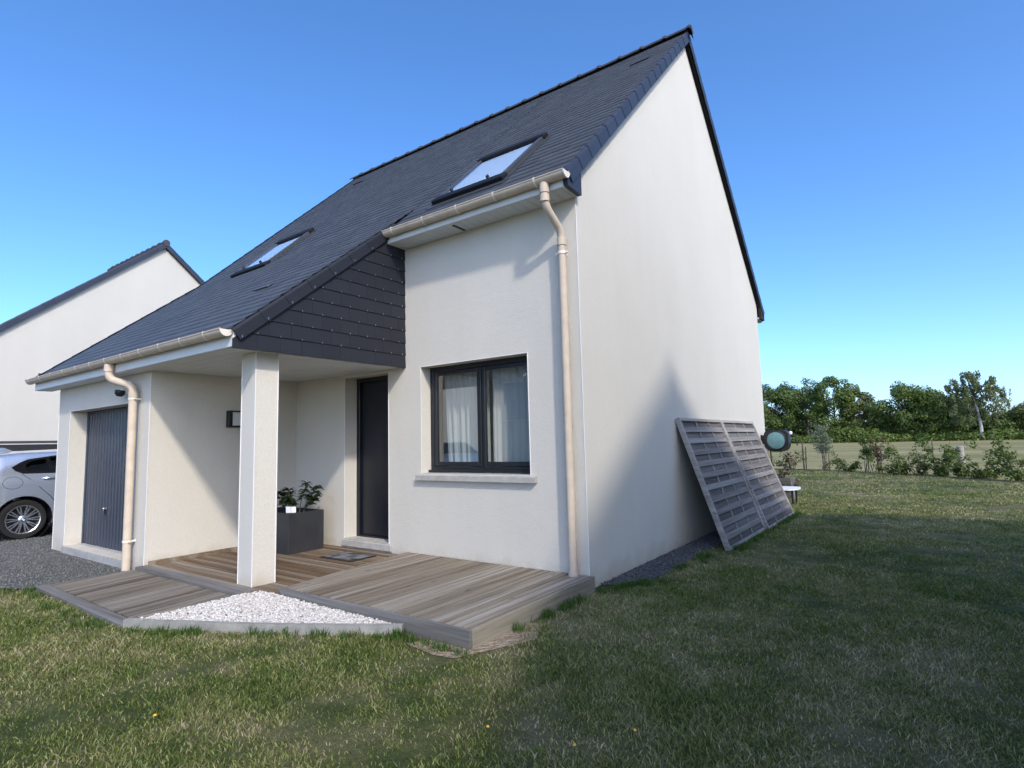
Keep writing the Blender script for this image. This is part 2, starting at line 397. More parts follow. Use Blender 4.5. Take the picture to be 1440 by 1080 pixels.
def wall_grid(mb, org, u, v, nrm, us, vs_, holes, depth):
    """wall sheet in the u,v plane with rectangular holes and reveals going back along -nrm"""
    o, u, v, nr = map(Vector, (org, u, v, nrm))
    P = lambda a, b, d=0: o+u*a+v*b-nr*d
    for i in range(len(us)-1):
        for j in range(len(vs_)-1):
            if any(h[0] <= us[i] < h[1] and h[2] <= vs_[j] < h[3] for h in holes): continue
            for d in (0, depth):
                mb.quad(P(us[i], vs_[j], d), P(us[i+1], vs_[j], d), P(us[i+1], vs_[j+1], d), P(us[i], vs_[j+1], d))
    for (a, b, c, e) in holes:
        mb.quad(P(a, c), P(a, e), P(a, e, depth), P(a, c, depth)); mb.quad(P(b, c), P(b, e), P(b, e, depth), P(b, c, depth))
        mb.quad(P(a, e), P(b, e), P(b, e, depth), P(a, e, depth)); mb.quad(P(a, c), P(b, c), P(b, c, depth), P(a, c, depth))
    return mb
WX0, WX1, WZ0, WZ1 = -2.145, -.622, 1.03, 2.272      # window opening
DX0, DX1, DZ0, DZ1 = -3.54, -2.70, .19, 2.262        # front door opening
wall_grid(MB(), (0, 0, 0), (1, 0, 0), (0, 0, 1), (0, -1, 0), [-L2, DX0, DX1, WX0, WX1, 0.0], [-.2, DZ0, WZ0, 2.255, DZ1, WZ1, 3.95],
          [(WX0, WX1, WZ0, WZ1), (DX0, DX1, DZ0, DZ1)], .25).build('front_wall', WALL, house)
gp = [(0, .003, -.2), (0, YG, -.2), (0, YG, zmain(YG)-.16), (0, YR, ZR-.16), (0, .003, zmain(0)-.16)]
MB().prism(gp, (-.22, 0, 0)).build('gable_wall', WALL, house)
gl = [(-L3, -D2+.003, -.2), (-L3, YG, -.2), (-L3, YG, zmain(YG)-.16), (-L3, YR, ZR-.16), (-L3, YB, zmain(YB)-.16), (-L3, -D2+.003, zlow(-D2)-.16)]
MB().prism(gl, (.22, 0, 0)).build('gable_wall', WALL, house)
MB().box(-L3+.22, -.22, YG-.22, YG, -.2, zmain(YG)-.2).build('rear_wall', WALL, house)
MB().box(-L2-.2, -L2, -D2+.002, -.001, -.2, ZC+.02).build('porch_side_wall', WALL, house)
GX0, GX1, GZ0, GZ1 = -7.17, -5.02, .10, 1.955
wall_grid(MB(), (0, -D2, 0), (1, 0, 0), (0, 0, 1), (0, -1, 0), [-L3, GX0, GX1, -L2], [-.2, GZ0, GZ1, ZC+.02], [(GX0, GX1, GZ0, GZ1)], .24).build('garage_wall', WALL, house)
MB().box(-L3, -.2, 0.3, YG-.2, .0, .02).build('floor', WOODIN, house)
# corner beads
b = MB(); R_ = .006
def bead(p, q, r=.0055, par=None): MB().tube([p, q], r, 6).build('corner_bead', BEAD, par or house, True)
bead((0, 0, .0), (0, 0, ZS)); bead((-L2, -D2, .0), (-L2, -D2, ZC)); bead((-L3, -D2, 0), (-L3, -D2, ZC)); bead((-L1, 0, ZC), (-L1, 0, ZS), .005)
for x in (WX0, WX1): bead((x, 0, WZ0), (x, 0, WZ1))
bead((WX0, 0, WZ1), (WX1, 0, WZ1)); bead((DX0, 0, DZ0), (DX0, 0, DZ1)); bead((DX1, 0, DZ0), (DX1, 0, DZ1)); bead((DX0, 0, DZ1), (DX1, 0, DZ1))
bead((GX0, -D2, GZ0), (GX0, -D2, GZ1)); bead((GX1, -D2, GZ0), (GX1, -D2, GZ1)); bead((GX0, -D2, GZ1), (GX1, -D2, GZ1))

# porch column
px0, px1, py0, py1 = -2.805, -2.56, -1.80, -1.565
col = MB().box(px0, px1, py0, py1, -.05, ZC+.01).build('porch_column', WALL, house)
b = MB()
for x, y in ((px0, py0), (px1, py0), (px1, py1)): bead((x, y, 0), (x, y, ZC), .006, col)

# roof -----------------------------------------------------------------
roof = MB()
XL = -8.02; XR = .085; YE = -.30; YEL = -2.13; YER = 7.71
th = .10
# structural decks under the slates
def slab(mb, x0, x1, prof, t):
    poly = [(x0, y, z) for y, z in prof]+[(x0, y, z-t) for y, z in reversed(prof)]
    mb.prism(poly, (x1-x0, 0, 0))
slab(roof, -L1+.02, XR-.03, [(YE+.06, zmain(YE+.06)-.03), (YR, ZR-.03), (YER-.02, zmain(YER-.02)-.03)], .09)
slab(roof, XL+.03, -L1+.02, [(YEL+.07, zlow(YEL+.07)-.03), (YB, zmain(YB)-.03), (YR, ZR-.03), (YER-.02, zmain(YER-.02)-.03)], .09)
roof_o = roof.build('roof', UNDER, house)
def slates(x0, x1, path, e, wd, lift, mt, name, parent, hip=None, ph=0):
    """rows of single slates laid up a roof slope; path = [(y,z) from ridge down]"""
    V = []; seg = []; s0 = 0
    for (a, b_) in zip(path[:-1], path[1:]):
        L = math.hypot(b_[0]-a[0], b_[1]-a[1]); seg.append((s0, s0+L, a, b_)); s0 += L
    def at(s):
        for (p, q, a, b_) in seg:
            if s <= q or (p, q, a, b_) == seg[-1]:
                t = (s-p)/(q-p); d = ((b_[0]-a[0])/(q-p), (b_[1]-a[1])/(q-p)); n = (d[1], -d[0])
                if n[1] < 0: n = (-n[0], -n[1])
                return (a[0]+(b_[0]-a[0])*t, a[1]+(b_[1]-a[1])*t), n
    nrow = int(math.ceil(s0/e)); quads = []
    for k in range(nrow):
        sa = s0-(k+1)*e; sb = s0-k*e
        sa = max(sa-.012, 0)
        (ya, za), na = at(sa); (yb, zb), nb = at(sb-1e-6)
        off = (k % 2)*wd/2+ph
        x = x0-off
        while x < x1:
            xa = max(x+.0015, x0); xb = min(x+wd-.0015, x1); x += wd
            if xb-xa < .02: continue
            l1 = lift+random.uniform(-.0015, .0025); l2 = l1+random.uniform(-.001, .001); h0 = .001
            dz = random.uniform(-.003, .003)
            def P(xx, y, z, n, h): return (xx, y+n[0]*h, z+n[1]*h)
            i = len(V)
            V += [P(xa, ya, za, na, h0), P(xb, ya, za, na, h0), P(xb, yb, zb, nb, l2), P(xa, yb, zb, nb, l1), P(xb, yb, zb, nb, -.003), P(xa, yb, zb, nb, -.003)]
            quads += [(i, i+1, i+2, i+3), (i+3, i+2, i+4, i+5)]
    o = fast_mesh(name, np.array(V), [np.array(quads)], mt, parent); return o
mainp = [(YR, ZR), (YE, zmain(YE))]
slates(-L1+.03, XR, mainp, .150, .235, .0125, SLATE, 'slates', roof_o)
slates(XL, -L1+.03, [(YR, ZR), (YB, zmain(YB)), (YEL, zlow(YEL))], .150, .235, .0125, SLATE, 'slates', roof_o, ph=.06)
slates(XL, XR, [(YR, ZR), (YER, zmain(YER))], .150, .235, .0125, SLATE, 'slates', roof_o)
# verge slates: bent pieces lapped up the slope
def verge(x, sgn, path, ln, drop, leg, mt, name, parent, hooks=False):
    mb = MB(); hks = []; (y0, z0), (y1, z1) = path         # from eave to ridge
    L = math.hypot(y1-y0, z1-z0); dy, dz = (y1-y0)/L, (z1-z0)/L; n = (-dz, dy)
    if n[1] < 0: n = (dz, -dy)
    k = 0; s = 0
    while s < L-.02:
        e = min(s+ln+.03, L); so_, eo = .006, .001              # lower end rides over the piece below
        A = []
        for (t, lift) in ((s, so_), (e, eo)):
            by, bz = y0+dy*t, z0+dz*t
            prof = [(-leg, .016+lift), (-.022, .018+lift), (-.006, .012+lift), (0, -.006)]
            row = [(x+sgn*(a+ (lift if a > -.03 else 0)), by+n[0]*c, bz+n[1]*c) for a, c in prof]
            row.append((x+sgn*(lift), by+n[0]*(-drop), bz+n[1]*(-drop)))
            row.append((x+sgn*(lift-.006), by+n[0]*(-drop), bz+n[1]*(-drop)))
            A.append(row)
        i = len(mb.v); mb.v += A[0]+A[1]; m_ = len(A[0])
        for q in range(m_-1): mb.f.append((i+q, i+q+1, i+m_+q+1, i+m_+q))
        mb.f.append(tuple(i+q for q in range(m_)))
        if hooks:
            p = Vector((x+sgn*.012, y0+dy*(s+.03)-n[0]*(drop-.02), z0+dz*(s+.03)-n[1]*(drop-.02))); hk = MB().box(p.x-.004, p.x+.004, p.y-.004, p.y+.004, p.z-.012, p.z+.012); hks.append(hk)
        s += ln
    o = mb.build(name, mt, parent)
    for hk in hks: hk.build('hook', HOOK, o)
    return o
verge(XR, 1, [(YE+.02, zmain(YE+.02)-.004), (YR, ZR-.004)], .30, .118, .04, VERGE, 'verge_slates', roof_o)
verge(XR, 1, [(YER-.02, zmain(YER-.02)), (YR, ZR)], .30, .125, .07, VERGE, 'verge_slates', roof_o)
verge(XL, -1, [(YEL, zlow(YEL)), (YB, zlow(YB))], .30, .125, .07, VERGE, 'verge_slates', roof_o)
verge(XL, -1, [(YB, zmain(YB)), (YR, ZR)], .30, .125, .07, VERGE, 'verge_slates', roof_o)
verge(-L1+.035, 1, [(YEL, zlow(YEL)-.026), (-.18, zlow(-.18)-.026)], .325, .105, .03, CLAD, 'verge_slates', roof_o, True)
# barge end boxes at the eaves of the gable
MB().prism([(.03, YE+.01, 3.86), (.03, YE+.01, 3.835), (.03, -.262, 3.757), (.03, -.004, 3.742), (.03, -.004, 3.99), (.03, .10, 4.16), (.03, .02, 4.14)], (.045, 0, 0)).build('barge_board', VERGE, roof_o)
MB().prism([(.03, YER-.01, 3.84), (.03, YER-.01, 3.72), (.03, YG+.006, 3.72), (.03, YG+.006, 3.95), (.03, YG-.12, 4.10)], (.045, 0, 0)).build('barge_board', UNDER, roof_o)
# ridge tiles
for k in range(21):
    x1 = .13-k*.3905; x0 = x1-.3905
    mb = MB(); N = 8
    def arc(x, r, cz): return [(x, YR+math.cos(math.pi*(q/N)*1.0)*r, cz+math.sin(math.pi*(q/N))*r*.9) for q in range(N+1)]
    rows = [arc(x0-.03, .074, ZR-.0), arc(x1-.055, .078, ZR-.0), arc(x1-.05, .093, ZR-.0), arc(x1-.005, .096, ZR-.0), arc(x1, .088, ZR-.0), arc(x1, .07, ZR-.0)]
    for a, c in zip(rows[:-1], rows[1:]):
        i = len(mb.v); mb.v += a+c
        for q in range(N): mb.f.append((i+q, i+q+1, i+N+1+q+1, i+N+1+q))
    if k == 0:
        i = len(mb.v); mb.v += arc(x1+.002, .092, ZR-.0)+[(x1+.002, YR+.08, ZR-.11), (x1+.002, YR-.08, ZR-.11)]; mb.f.append(tuple(range(i, i+N+3)))
    mb.build('ridge_tile', RIDGE, roof_o, True)

# skylights
def skylight(x0, x1, y0, y1):
    """frame, sash and pane lying on the main slope between y0 (low) and y1 (high)"""
    dl = math.hypot(1, SM); up = Vector((0, 1/dl, SM/dl)); n = Vector((0, -SM/dl, 1/dl)); ex = Vector((1, 0, 0))
    o = Vector((x0, y0, zmain(y0))); W = x1-x0; H = (y1-y0)*dl
    P = lambda a, c, h: o+ex*a+up*c+n*h
    def bar(mb, a0, a1, c0, c1, h0, h1, bev=.004): mb.obox(P(a0, c0, h0), ex*(a1-a0), up*(c1-c0), n*(h1-h0), bev)
    fr = thing('skylight', '', ''); del fr['label']; del fr['category']; fr.parent = roof_o
    def piece(name, mt, *b_): mb = MB(); bar(mb, *b_); mb.build(name, mt, fr)
    piece('jamb', SKYF, 0, .06, 0, H, .0, .062); piece('jamb', SKYF, W-.06, W, 0, H, .0, .062)
    piece('hood', ANTHM, -.02, W+.02, H-.08, H+.045, .0, .078, .012); piece('bottom_bar', ANTHM, -.02, W+.02, -.05, .085, .004, .066, .01)
    g = MB(); g.quad(P(.058, .08, .050), P(W-.058, .08, .050), P(W-.058, H-.075, .050), P(.058, H-.075, .050)); g.build('pane', SKYPANE, fr)
    piece('reflection_sheet', WHITEP, .07, W-.07, .09, H-.08, .020, .030, 0)  # white sheet added below the pane, standing in for pale reflected sky
    piece('flashing', SKYF, -.07, W+.07, -.15, -.052, .012, .018, 0); piece('flashing', SKYF, -.045, -.002, -.05, H+.05, .010, .022, 0); piece('flashing', SKYF, W+.002, W+.045, -.05, H+.05, .010, .022, 0)
    for a in (.22, W-.26): piece('clip', BLACKP, a, a+.022, .075, .12, .06, .095, .004)
skylight(-1.92, -.90, .06, .97); skylight(-6.42, -5.45, -.0 + .02, .83)
# a few raised ventilation slates
for (x, y) in ((-.62, 2.98), (-7.3, 3.12), (-3.6, -1.25)):
    z = zmain(y) if y > YB else zlow(y); d = SM if y > YB else SL; dl = math.hypot(1, d)
    up = Vector((0, 1/dl, d/dl)); n = Vector((0, -d/dl, 1/dl)); p = Vector((x, y, z))
    mb = MB(); mb.prism([p+n*.012, p+n*.026, p+up*.12+n*.012], (.30, 0, 0)); mb.build('vent_slate', BLKGLOSS if y > 2 else SLATE, roof_o)

# cladding of the porch gable ------------------------------------------
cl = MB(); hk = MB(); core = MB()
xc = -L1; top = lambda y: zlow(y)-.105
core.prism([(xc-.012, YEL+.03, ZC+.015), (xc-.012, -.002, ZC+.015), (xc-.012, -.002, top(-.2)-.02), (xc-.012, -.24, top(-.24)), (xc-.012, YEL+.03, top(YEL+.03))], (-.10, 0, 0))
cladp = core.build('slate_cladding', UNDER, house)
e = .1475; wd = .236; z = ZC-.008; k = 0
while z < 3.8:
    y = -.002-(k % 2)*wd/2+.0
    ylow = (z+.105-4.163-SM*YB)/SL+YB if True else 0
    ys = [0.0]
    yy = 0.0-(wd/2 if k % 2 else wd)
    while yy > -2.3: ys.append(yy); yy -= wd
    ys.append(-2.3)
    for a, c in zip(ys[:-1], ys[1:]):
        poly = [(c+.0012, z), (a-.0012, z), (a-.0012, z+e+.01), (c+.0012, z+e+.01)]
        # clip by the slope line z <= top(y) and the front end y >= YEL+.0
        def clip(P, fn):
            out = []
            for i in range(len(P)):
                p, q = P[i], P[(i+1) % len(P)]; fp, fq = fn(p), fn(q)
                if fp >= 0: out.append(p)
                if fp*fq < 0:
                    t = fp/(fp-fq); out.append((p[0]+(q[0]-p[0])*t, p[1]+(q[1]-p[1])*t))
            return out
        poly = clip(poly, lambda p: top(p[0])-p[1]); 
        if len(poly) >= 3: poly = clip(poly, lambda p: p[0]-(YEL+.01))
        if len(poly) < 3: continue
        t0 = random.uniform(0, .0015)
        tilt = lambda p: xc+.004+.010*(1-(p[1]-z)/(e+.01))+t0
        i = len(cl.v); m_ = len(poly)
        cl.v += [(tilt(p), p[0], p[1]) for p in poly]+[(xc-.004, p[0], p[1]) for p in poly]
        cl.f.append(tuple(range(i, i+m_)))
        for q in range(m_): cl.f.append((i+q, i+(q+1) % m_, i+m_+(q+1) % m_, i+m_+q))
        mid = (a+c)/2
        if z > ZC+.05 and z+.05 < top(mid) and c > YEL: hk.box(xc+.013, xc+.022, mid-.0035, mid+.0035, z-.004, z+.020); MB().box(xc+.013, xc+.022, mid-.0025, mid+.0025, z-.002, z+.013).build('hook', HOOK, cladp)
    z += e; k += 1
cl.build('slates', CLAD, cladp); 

# ceilings and soffits --------------------------------------------------
def boards(name, x0, x1, y0, y1, z, w_, along, parent, t=.018):
    mb = MB()
    if along == 'y':
        x = x0
        while x < x1-.005: mb.box(x+.002, min(x+w_, x1)-.002, y0, y1, z, z+t, .003); x += w_
    else:
        y = y0
        while y < y1-.005: mb.box(x0, x1, y+.002, min(y+w_, y1)-.002, z, z+t, .003); y += w_
    mb.box(x0, x1, y0, y1, z+t, z+t+.01); return mb.build(name, PVC, parent)
boards('porch_ceiling', -L2, -L1-.116, -D2, -.002, ZC, .15, 'x', house)
boards('soffit', XL+.03, -L1-.116, YEL+.05, -D2-.002, ZC, .10, 'y', house)
boards('soffit', -L1-.0, .03, -.262, -.003, ZS, .10, 'y', house)
boards('soffit', -7.6, .03, YG+.003, YER-.02, ZS-.02, .2, 'y', house)
MB().box(-1.42, -1.385, -.23, -.03, ZS-.004, ZS+.002).build('soffit_vent', BLACKP, house)
MB().box(-L1, .03, -.285, -.264, ZS+.0, 3.86, .004).build('fascia', PVC, house)
MB().box(XL+.03, -L1-.0, YEL+.02, YEL+.045, ZC-.0, 2.46, .004).build('fascia', PVC, house)
MB().box(XL+.02, XL+.035, YEL+.05, -D2, ZC, 2.56).build('barge_board', VERGE, house)
MB().box(-7.6, .03, YER-.03, YER+.08, 3.70, 3.83, .03).build('rear_gutter', SAND, house)

# gutters ----------------------------------------------------------------
def gutter(x0, x1, yc, zt, r, nb, outlet_x):
    mb = MB(); N = 12
    def arc(x, rr, dz=0): return [(x, yc-math.cos(math.pi*q/N)*rr, zt-math.sin(math.pi*q/N)*rr+dz) for q in range(N+1)]
    def skin(xa, xb, rr, dst):
        i = len(dst.v); dst.v += arc(xa, rr)+arc(xb, rr)
        for q in range(N): dst.f.append((i+q, i+q+1, i+N+2+q, i+N+1+q))
    skin(x0, x1, r, mb); skin(x0, x1, r-.004, mb)
    mb.tube([(x0, yc-r, zt+.002), (x1, yc-r, zt+.002)], .007, 8); mb.box(x0, x1, yc+r-.006, yc+r, zt-.004, zt+.02)
    g = mb.build('gutter', SAND, house, True)
    for x in (x0, x1):
        c = MB(); i = 0; a = arc(x-.006, r+.005); a2 = arc(x+.006, r+.005); c.v = a+a2; n = N+1
        c.f = [tuple(range(n)), tuple(range(2*n-1, n-1, -1))]+[(q, q+1, n+q+1, n+q) for q in range(N)]+[(0, n, 2*n-1, n-1)]
        c.build('end_cap', SANDL, g)
    for k in range(nb):
        x = x0+(x1-x0)*(k+.35)/nb; br = MB(); skin(x-.011, x+.011, r+.009, br); i = len(br.v)
        br.box(x-.009, x+.009, yc-r-.008, yc-r+.012, zt-.004, zt+.010)
        br.build('bracket', SANDL, g, True)
    return g
gutter(-2.39, .095, -.330, 3.862, .057, 5, -.15)
gutter(-8.03, -2.43, -2.165, 2.445, .057, 12, -5.1)
def downpipe(path, r, collars, clips, foot=None):
    pts = []
    P = [Vector(p) for p in path]
    pts.append(P[0])
    for i in range(1, len(P)-1):                             # round the elbows
        a, b_, c = P[i-1], P[i], P[i+1]; d = min(.085, (a-b_).length*.45, (c-b_).length*.45)
        s, t = b_+(a-b_).normalized()*d, b_+(c-b_).normalized()*d
        for k in range(6):
            u = k/5; pts.append(s*(1-u)**2+b_*2*u*(1-u)+t*u*u)
    pts.append(P[-1])
    dp = MB().tube(pts, r, 16).build('downpipe', SAND, house, True)
    for (p, d, ln, rr) in collars:
        p = Vector(p); d = Vector(d).normalized(); MB().tube([p-d*ln/2, p+d*ln/2], rr, 16).build('collar', SAND, dp, True)
    for (x, y, z) in clips:
        mb = MB(); mb.lathe([(r+.001, -.012), (r+.006, -.012), (r+.006, .012), (r+.001, .012)], (x, y, z), (0, 0, 1), 16)
        mb.box(x-r-.028, x+r+.028, y-.010, y+.006, z-.010, z+.010, .003); mb.box(x-.012, x+.012, y+r, 10*0+y+r+.045, z-.01, z+.01)
        mb.build('clip', SANDL, dp)
    return dp
X1 = -.128
downpipe([(X1-.02, -.330, 3.815), (X1-.02, -.330, 3.60), (X1, -.075, 3.40), (X1, -.075, .105)], .0385,
         [((X1-.02, -.33, 3.76), (0, 0, 1), .09, .047), ((X1-.02, -.33, 3.665), (0, 0, 1), .07, .046), ((X1, -.075, 3.30), (0, 0, 1), .07, .0455), ((X1, -.075, .14), (0, 0, 1), .03, .046)],
         [(X1, -.075, 3.19), (X1, -.075, 1.8)][:1])
X2 = -4.86
downpipe([(X2-.22, -2.165, 2.39), (X2-.22, -2.165, 2.22), (X2, -1.985, 2.13), (X2, -1.985, .03)], .0435,
         [((X2-.22, -2.165, 2.345), (0, 0, 1), .08, .052), ((X2, -1.985, 2.03), (0, 0, 1), .06, .050)],
         [(X2, -1.985, 1.98), (X2, -1.985, .35)])

# window -------------------------------------------------------------------
win = thing('window', '', ''); del win['label']; del win['category']; win.parent = house
fy = .155
f = MB()
f.box(WX0, WX0+.05, fy, fy+.07, WZ0+.02, WZ1, .004); f.box(WX1-.05, WX1, fy, fy+.07, WZ0+.02, WZ1, .004)
f.box(WX0+.05, WX1-.05, fy, fy+.07, WZ1-.055, WZ1, .004); f.box(WX0+.05, WX1-.05, fy, fy+.07, WZ0+.02, WZ0+.075, .004)
f.box(WX0+.002, WX1-.002, fy-.05, fy+.02, WZ0+.012, WZ0+.038, .006)
f.build('frame', ANTH, win)
xm = (WX0+WX1)/2+.005
for (a, c) in ((WX0+.052, xm-.012), (xm+.012, WX1-.052)):
    s = MB(); z0, z1 = WZ0+.078, WZ1-.058
    s.box(a, a+.044, fy+.008, fy+.055, z0, z1, .005); s.box(c-.044, c, fy+.008, fy+.055, z0, z1, .005)
    s.box(a+.044, c-.044, fy+.008, fy+.055, z0, z0+.05, .005); s.box(a+.044, c-.044, fy+.008, fy+.055, z1-.045, z1, .005)
    sh = s.build('sash', ANTH, win)
    MB().quad((a+.04, fy+.03, z0+.045), (c-.04, fy+.03, z0+.045), (c-.04, fy+.03, z1-.04), (a+.04, fy+.03, z1-.04)).build('pane', PANE, sh)
MB().box(xm-.013, xm+.013, fy-.006, fy+.05, WZ0+.078, WZ1-.058, .004).build('mullion', ANTH, win)
def curtain(x0, x1, y, z0, z1, gather, ph):
    mb = MB(); nx, nz = 90, 14
    for j in range(nz+1):
        v = j/nz; z = z0+(z1-z0)*v
        for i in range(nx+1):
            u = i/nx; xx = x0+(x1-x0)*u+gather*(1-v)**1.5*(1-u)
            a = .028*(.6+.4*(1-v)); yy = y+a*math.sin(u*44+ph+1.3*math.sin(u*9+ph))+.012*math.sin(u*101+ph)
            mb.v.append((xx, yy, z))
    for j in range(nz):
        for i in range(nx):
            p = j*(nx+1)+i; mb.f.append((p, p+1, p+nx+2, p+nx+1))
    mb.build('curtain', CURT, win, 'all')
curtain(WX0+.06, xm-.02, .33, .55, 2.42, .085, .3); curtain(xm+.045, WX1+.12, .33, .55, 2.42, -.01, 2.1)
sill = MB(); sill.prism([(-2.198, -.052, .958), (-2.198, -.052, 1.012), (-2.198, .0, 1.022), (-2.198, .0, .958)], (1.655, 0, 0)); sill.box(WX0+.001, WX1-.001, .0005, fy-.02, .985, 1.036)
sill.build('sill', STONE, win)
# interior room behind the window
r_ = MB(); r_.quad((-2.6, .252, 0), (-2.6, 3, 0), (-2.6, 3, 2.5), (-2.6, .252, 2.5)); r_.quad((-.23, .252, 0), (-.23, 3, 0), (-.23, 3, 2.5), (-.23, .252, 2.5))
r_.quad((-2.6, 3, 0), (-.23, 3, 0), (-.23, 3, 2.5), (-2.6, 3, 2.5)); r_.quad((-2.6, .252, 2.5), (-.23, .252, 2.5), (-.23, 3, 2.5), (-2.6, 3, 2.5))
r_.build('room', WOODIN, house)

# front door ---------------------------------------------------------------
door = MB().box(DX0+.06, DX1-.06, .225, .27, DZ0+.03, DZ1-.06, .004).build('front_door', NAVY, house)
mb = MB(); mb.box(DX0, DX0+.06, .19, .25, DZ0, DZ1, .004); mb.box(DX1-.06, DX1, .19, .25, DZ0, DZ1, .004); mb.box(DX0+.06, DX1-.06, .19, .25, DZ1-.06, DZ1, .004); mb.box(DX0+.06, DX1-.06, .19, .25, DZ0, DZ0+.028, .004)
mb.build('frame', NAVY, door)
step = MB(); step.box(-3.56, -2.64, -.028, -.002, .105, .185, .006); step.box(DX0+.002, DX1-.002, -.0015, .19, .15, .196); step.build('door_step', STONE, house)

# garage door --------------------------------------------------------------
gy = -1.69; mb = MB(); x = GX0+.05; pitch = .100
while x < GX1-.05:
    xe = min(x+pitch, GX1-.05); q = (xe-x)
    mb.prism([(x, gy+.02, .105), (x, gy, .105), (x+q*.42, gy, .105), (x+q*.50, gy+.013, .105), (x+q*.92, gy+.013, .105), (x+q, gy+.0005, .105), (x+q, gy+.02, .105)], (0, 0, GZ1-.105-.04)); x += pitch
gd = mb.build('garage_door', GDOOR, house)
mb = MB(); mb.box(GX0, GX0+.05, gy-.01, gy+.04, .10, GZ1, .003); mb.box(GX1-.05, GX1, gy-.01, gy+.04, .10, GZ1, .003); mb.box(GX0+.05, GX1-.05, gy-.01, gy+.04, GZ1-.04, GZ1, .003); mb.build('frame', GDOOR, gd)
mb = MB(); mb.lathe([(.001, .05), (.022, .05), (.026, .04), (.024, .028), (.010, .022), (.010, 0), (.03, 0)], (-6.33, gy, .62), (0, -1, 0), 14); mb.box(-6.335, -6.325, gy-.035, gy-.02, .54, .61); mb.build('handle', CHROME, gd, True)
mb = MB(); mb.prism([(GX0+.002, -1.66, .104), (GX0+.002, -1.93, .092), (GX0+.002, -1.93, -.05), (GX0+.002, -1.66, -.05)], (GX1-GX0-.004, 0, 0)); mb.build('garage_threshold', CONC, house)
MB().box(GX0-.3, GX1+.3, gy+.05, gy+.07, 0, 2.2).build('garage_back', UNDER, house)

# lamps on the walls ---------------------------------------------------------
lamp = thing('wall_lamp', 'square black wall lamp with white diffuser on the porch side wall', 'wall lamp', (-L2, -.91, 1.75))
mb = MB(); mb.box(-L2, -L2+.075, -1.012, -.815, 1.645, 1.66, .003); mb.box(-L2, -L2+.075, -1.012, -.815, 1.842, 1.857, .003); mb.box(-L2, -L2+.075, -1.012, -.965, 1.66, 1.842, .003); mb.box(-L2, -L2+.075, -.83, -.815, 1.66, 1.842, .003); mb.box(-L2, -L2+.01, -.965, -.83, 1.66, 1.842)
mb.build('frame', BLACKP, lamp)
MB().box(-L2+.011, -L2+.066, -.964, -.831, 1.664, 1.838, .006).build('diffuser', DIFF, lamp)
ml = thing('security_light', 'small black sensor light on the garage wall beside the downpipe', 'security light', (-5.28, -1.9, 2.08))
mb = MB(); mb.lathe([(.001, .0), (.03, .004), (.052, .03), (.056, .06), (.054, .075), (.001, .076)], (-5.22, -2.0, 2.03), (0, .15, 1), 16); mb.build('shade', BLACKP, ml, True)
MB().box(-5.25, -5.19, -1.985, -1.902, 2.07, 2.125, .008).build('mount', WHITEP, ml)

# ------------------------------------------------------------------ decks
def plank_area(mb, poly, along, w_, z0, z1, gap=.006, jit=.0015):
    """boards clipped to a convex polygon; z0/z1 = underside/top at each (x,y) via callables or numbers"""
    xs = [p[0] for p in poly]; ys = [p[1] for p in poly]
    zt = z1 if callable(z1) else (lambda x, y: z1)
    lo, hi = (min(xs), max(xs)) if along == 'y' else (min(ys), max(ys)); a = lo
    def clip(P, fn):
        out = []
        for i in range(len(P)):
            p, q = P[i], P[(i+1) % len(P)]; fp, fq = fn(p), fn(q)
            if fp >= 0: out.append(p)
            if fp*fq < 0: t = fp/(fp-fq); out.append((p[0]+(q[0]-p[0])*t, p[1]+(q[1]-p[1])*t))
        return out
    ax = 0 if along == 'y' else 1
    while a < hi-.004:
        c = min(a+w_-gap, hi); P = clip(poly, lambda p: p[ax]-a)
        if len(P) >= 3: P = clip(P, lambda p: c-p[ax])
        if len(P) >= 3:
            dz = random.uniform(-jit, jit); n = len(P); i = len(mb.v)
            mb.v += [(x, y, zt(x, y)+dz) for x, y in P]+[(x, y, zt(x, y)-.027) for x, y in P]
            mb.f.append(tuple(range(i, i+n))); mb.f.append(tuple(range(i+2*n-1, i+n-1, -1)))
            for q in range(n): mb.f.append((i+q, i+(q+1) % n, i+n+(q+1) % n, i+n+q))
        a += w_
# raised deck in front of the window, boards running away from the wall
ZD = .125
rdk = thing('wooden_deck', 'raised grey timber deck below the window, boards running from the wall', 'deck', (-1, -.9, 0))
mb = MB(); plank_area(mb, [(-2.37, -.004), (.028, -.004), (.028, -1.735), (-2.14, -1.735)], 'y', .0725, 0, ZD, .012); mb.build('boards', DECKY, rdk)
MB().box(-2.16, .052, -1.765, -1.738, -.01, ZD-.001, .003).build('fascia_board', TRIMX, rdk)
MB().box(.030, .055, -1.737, .0, -.01, ZD-.001, .003).build('fascia_board', wood('deck_side_board', ((.15, .135, .10), (.235, .21, .16), (.29, .27, .215)), 'y'), rdk)
MB().obox((-2.40, -.004, -.01), (.245, -1.74, 0), (.025, 0, 0), (0, 0, ZD+.008), .003).build('fascia_board', DECKY, rdk)
# porch floor, boards running along the wall
ZP = .088
pdk = thing('porch_deck', 'brown timber porch floor under the roof with boards along the wall', 'deck', (-3.5, -1, 0))
mb = MB(); plank_area(mb, [(-4.58, -.004), (-2.395, -.004), (-2.16, -1.74), (-2.5, -1.86), (-4.58, -1.86)], 'x', .0725, 0, ZP, .011); mb.build('boards', DECKX, pdk)
MB().box(-4.62, -2.45, -1.985, -1.863, .055, ZP+.006, .006).build('edge_board', TRIMX, pdk)
MB().box(-4.608, -4.582, -1.86, -.004, .05, ZP+.045, .003).build('edge_board', DECKX, pdk)
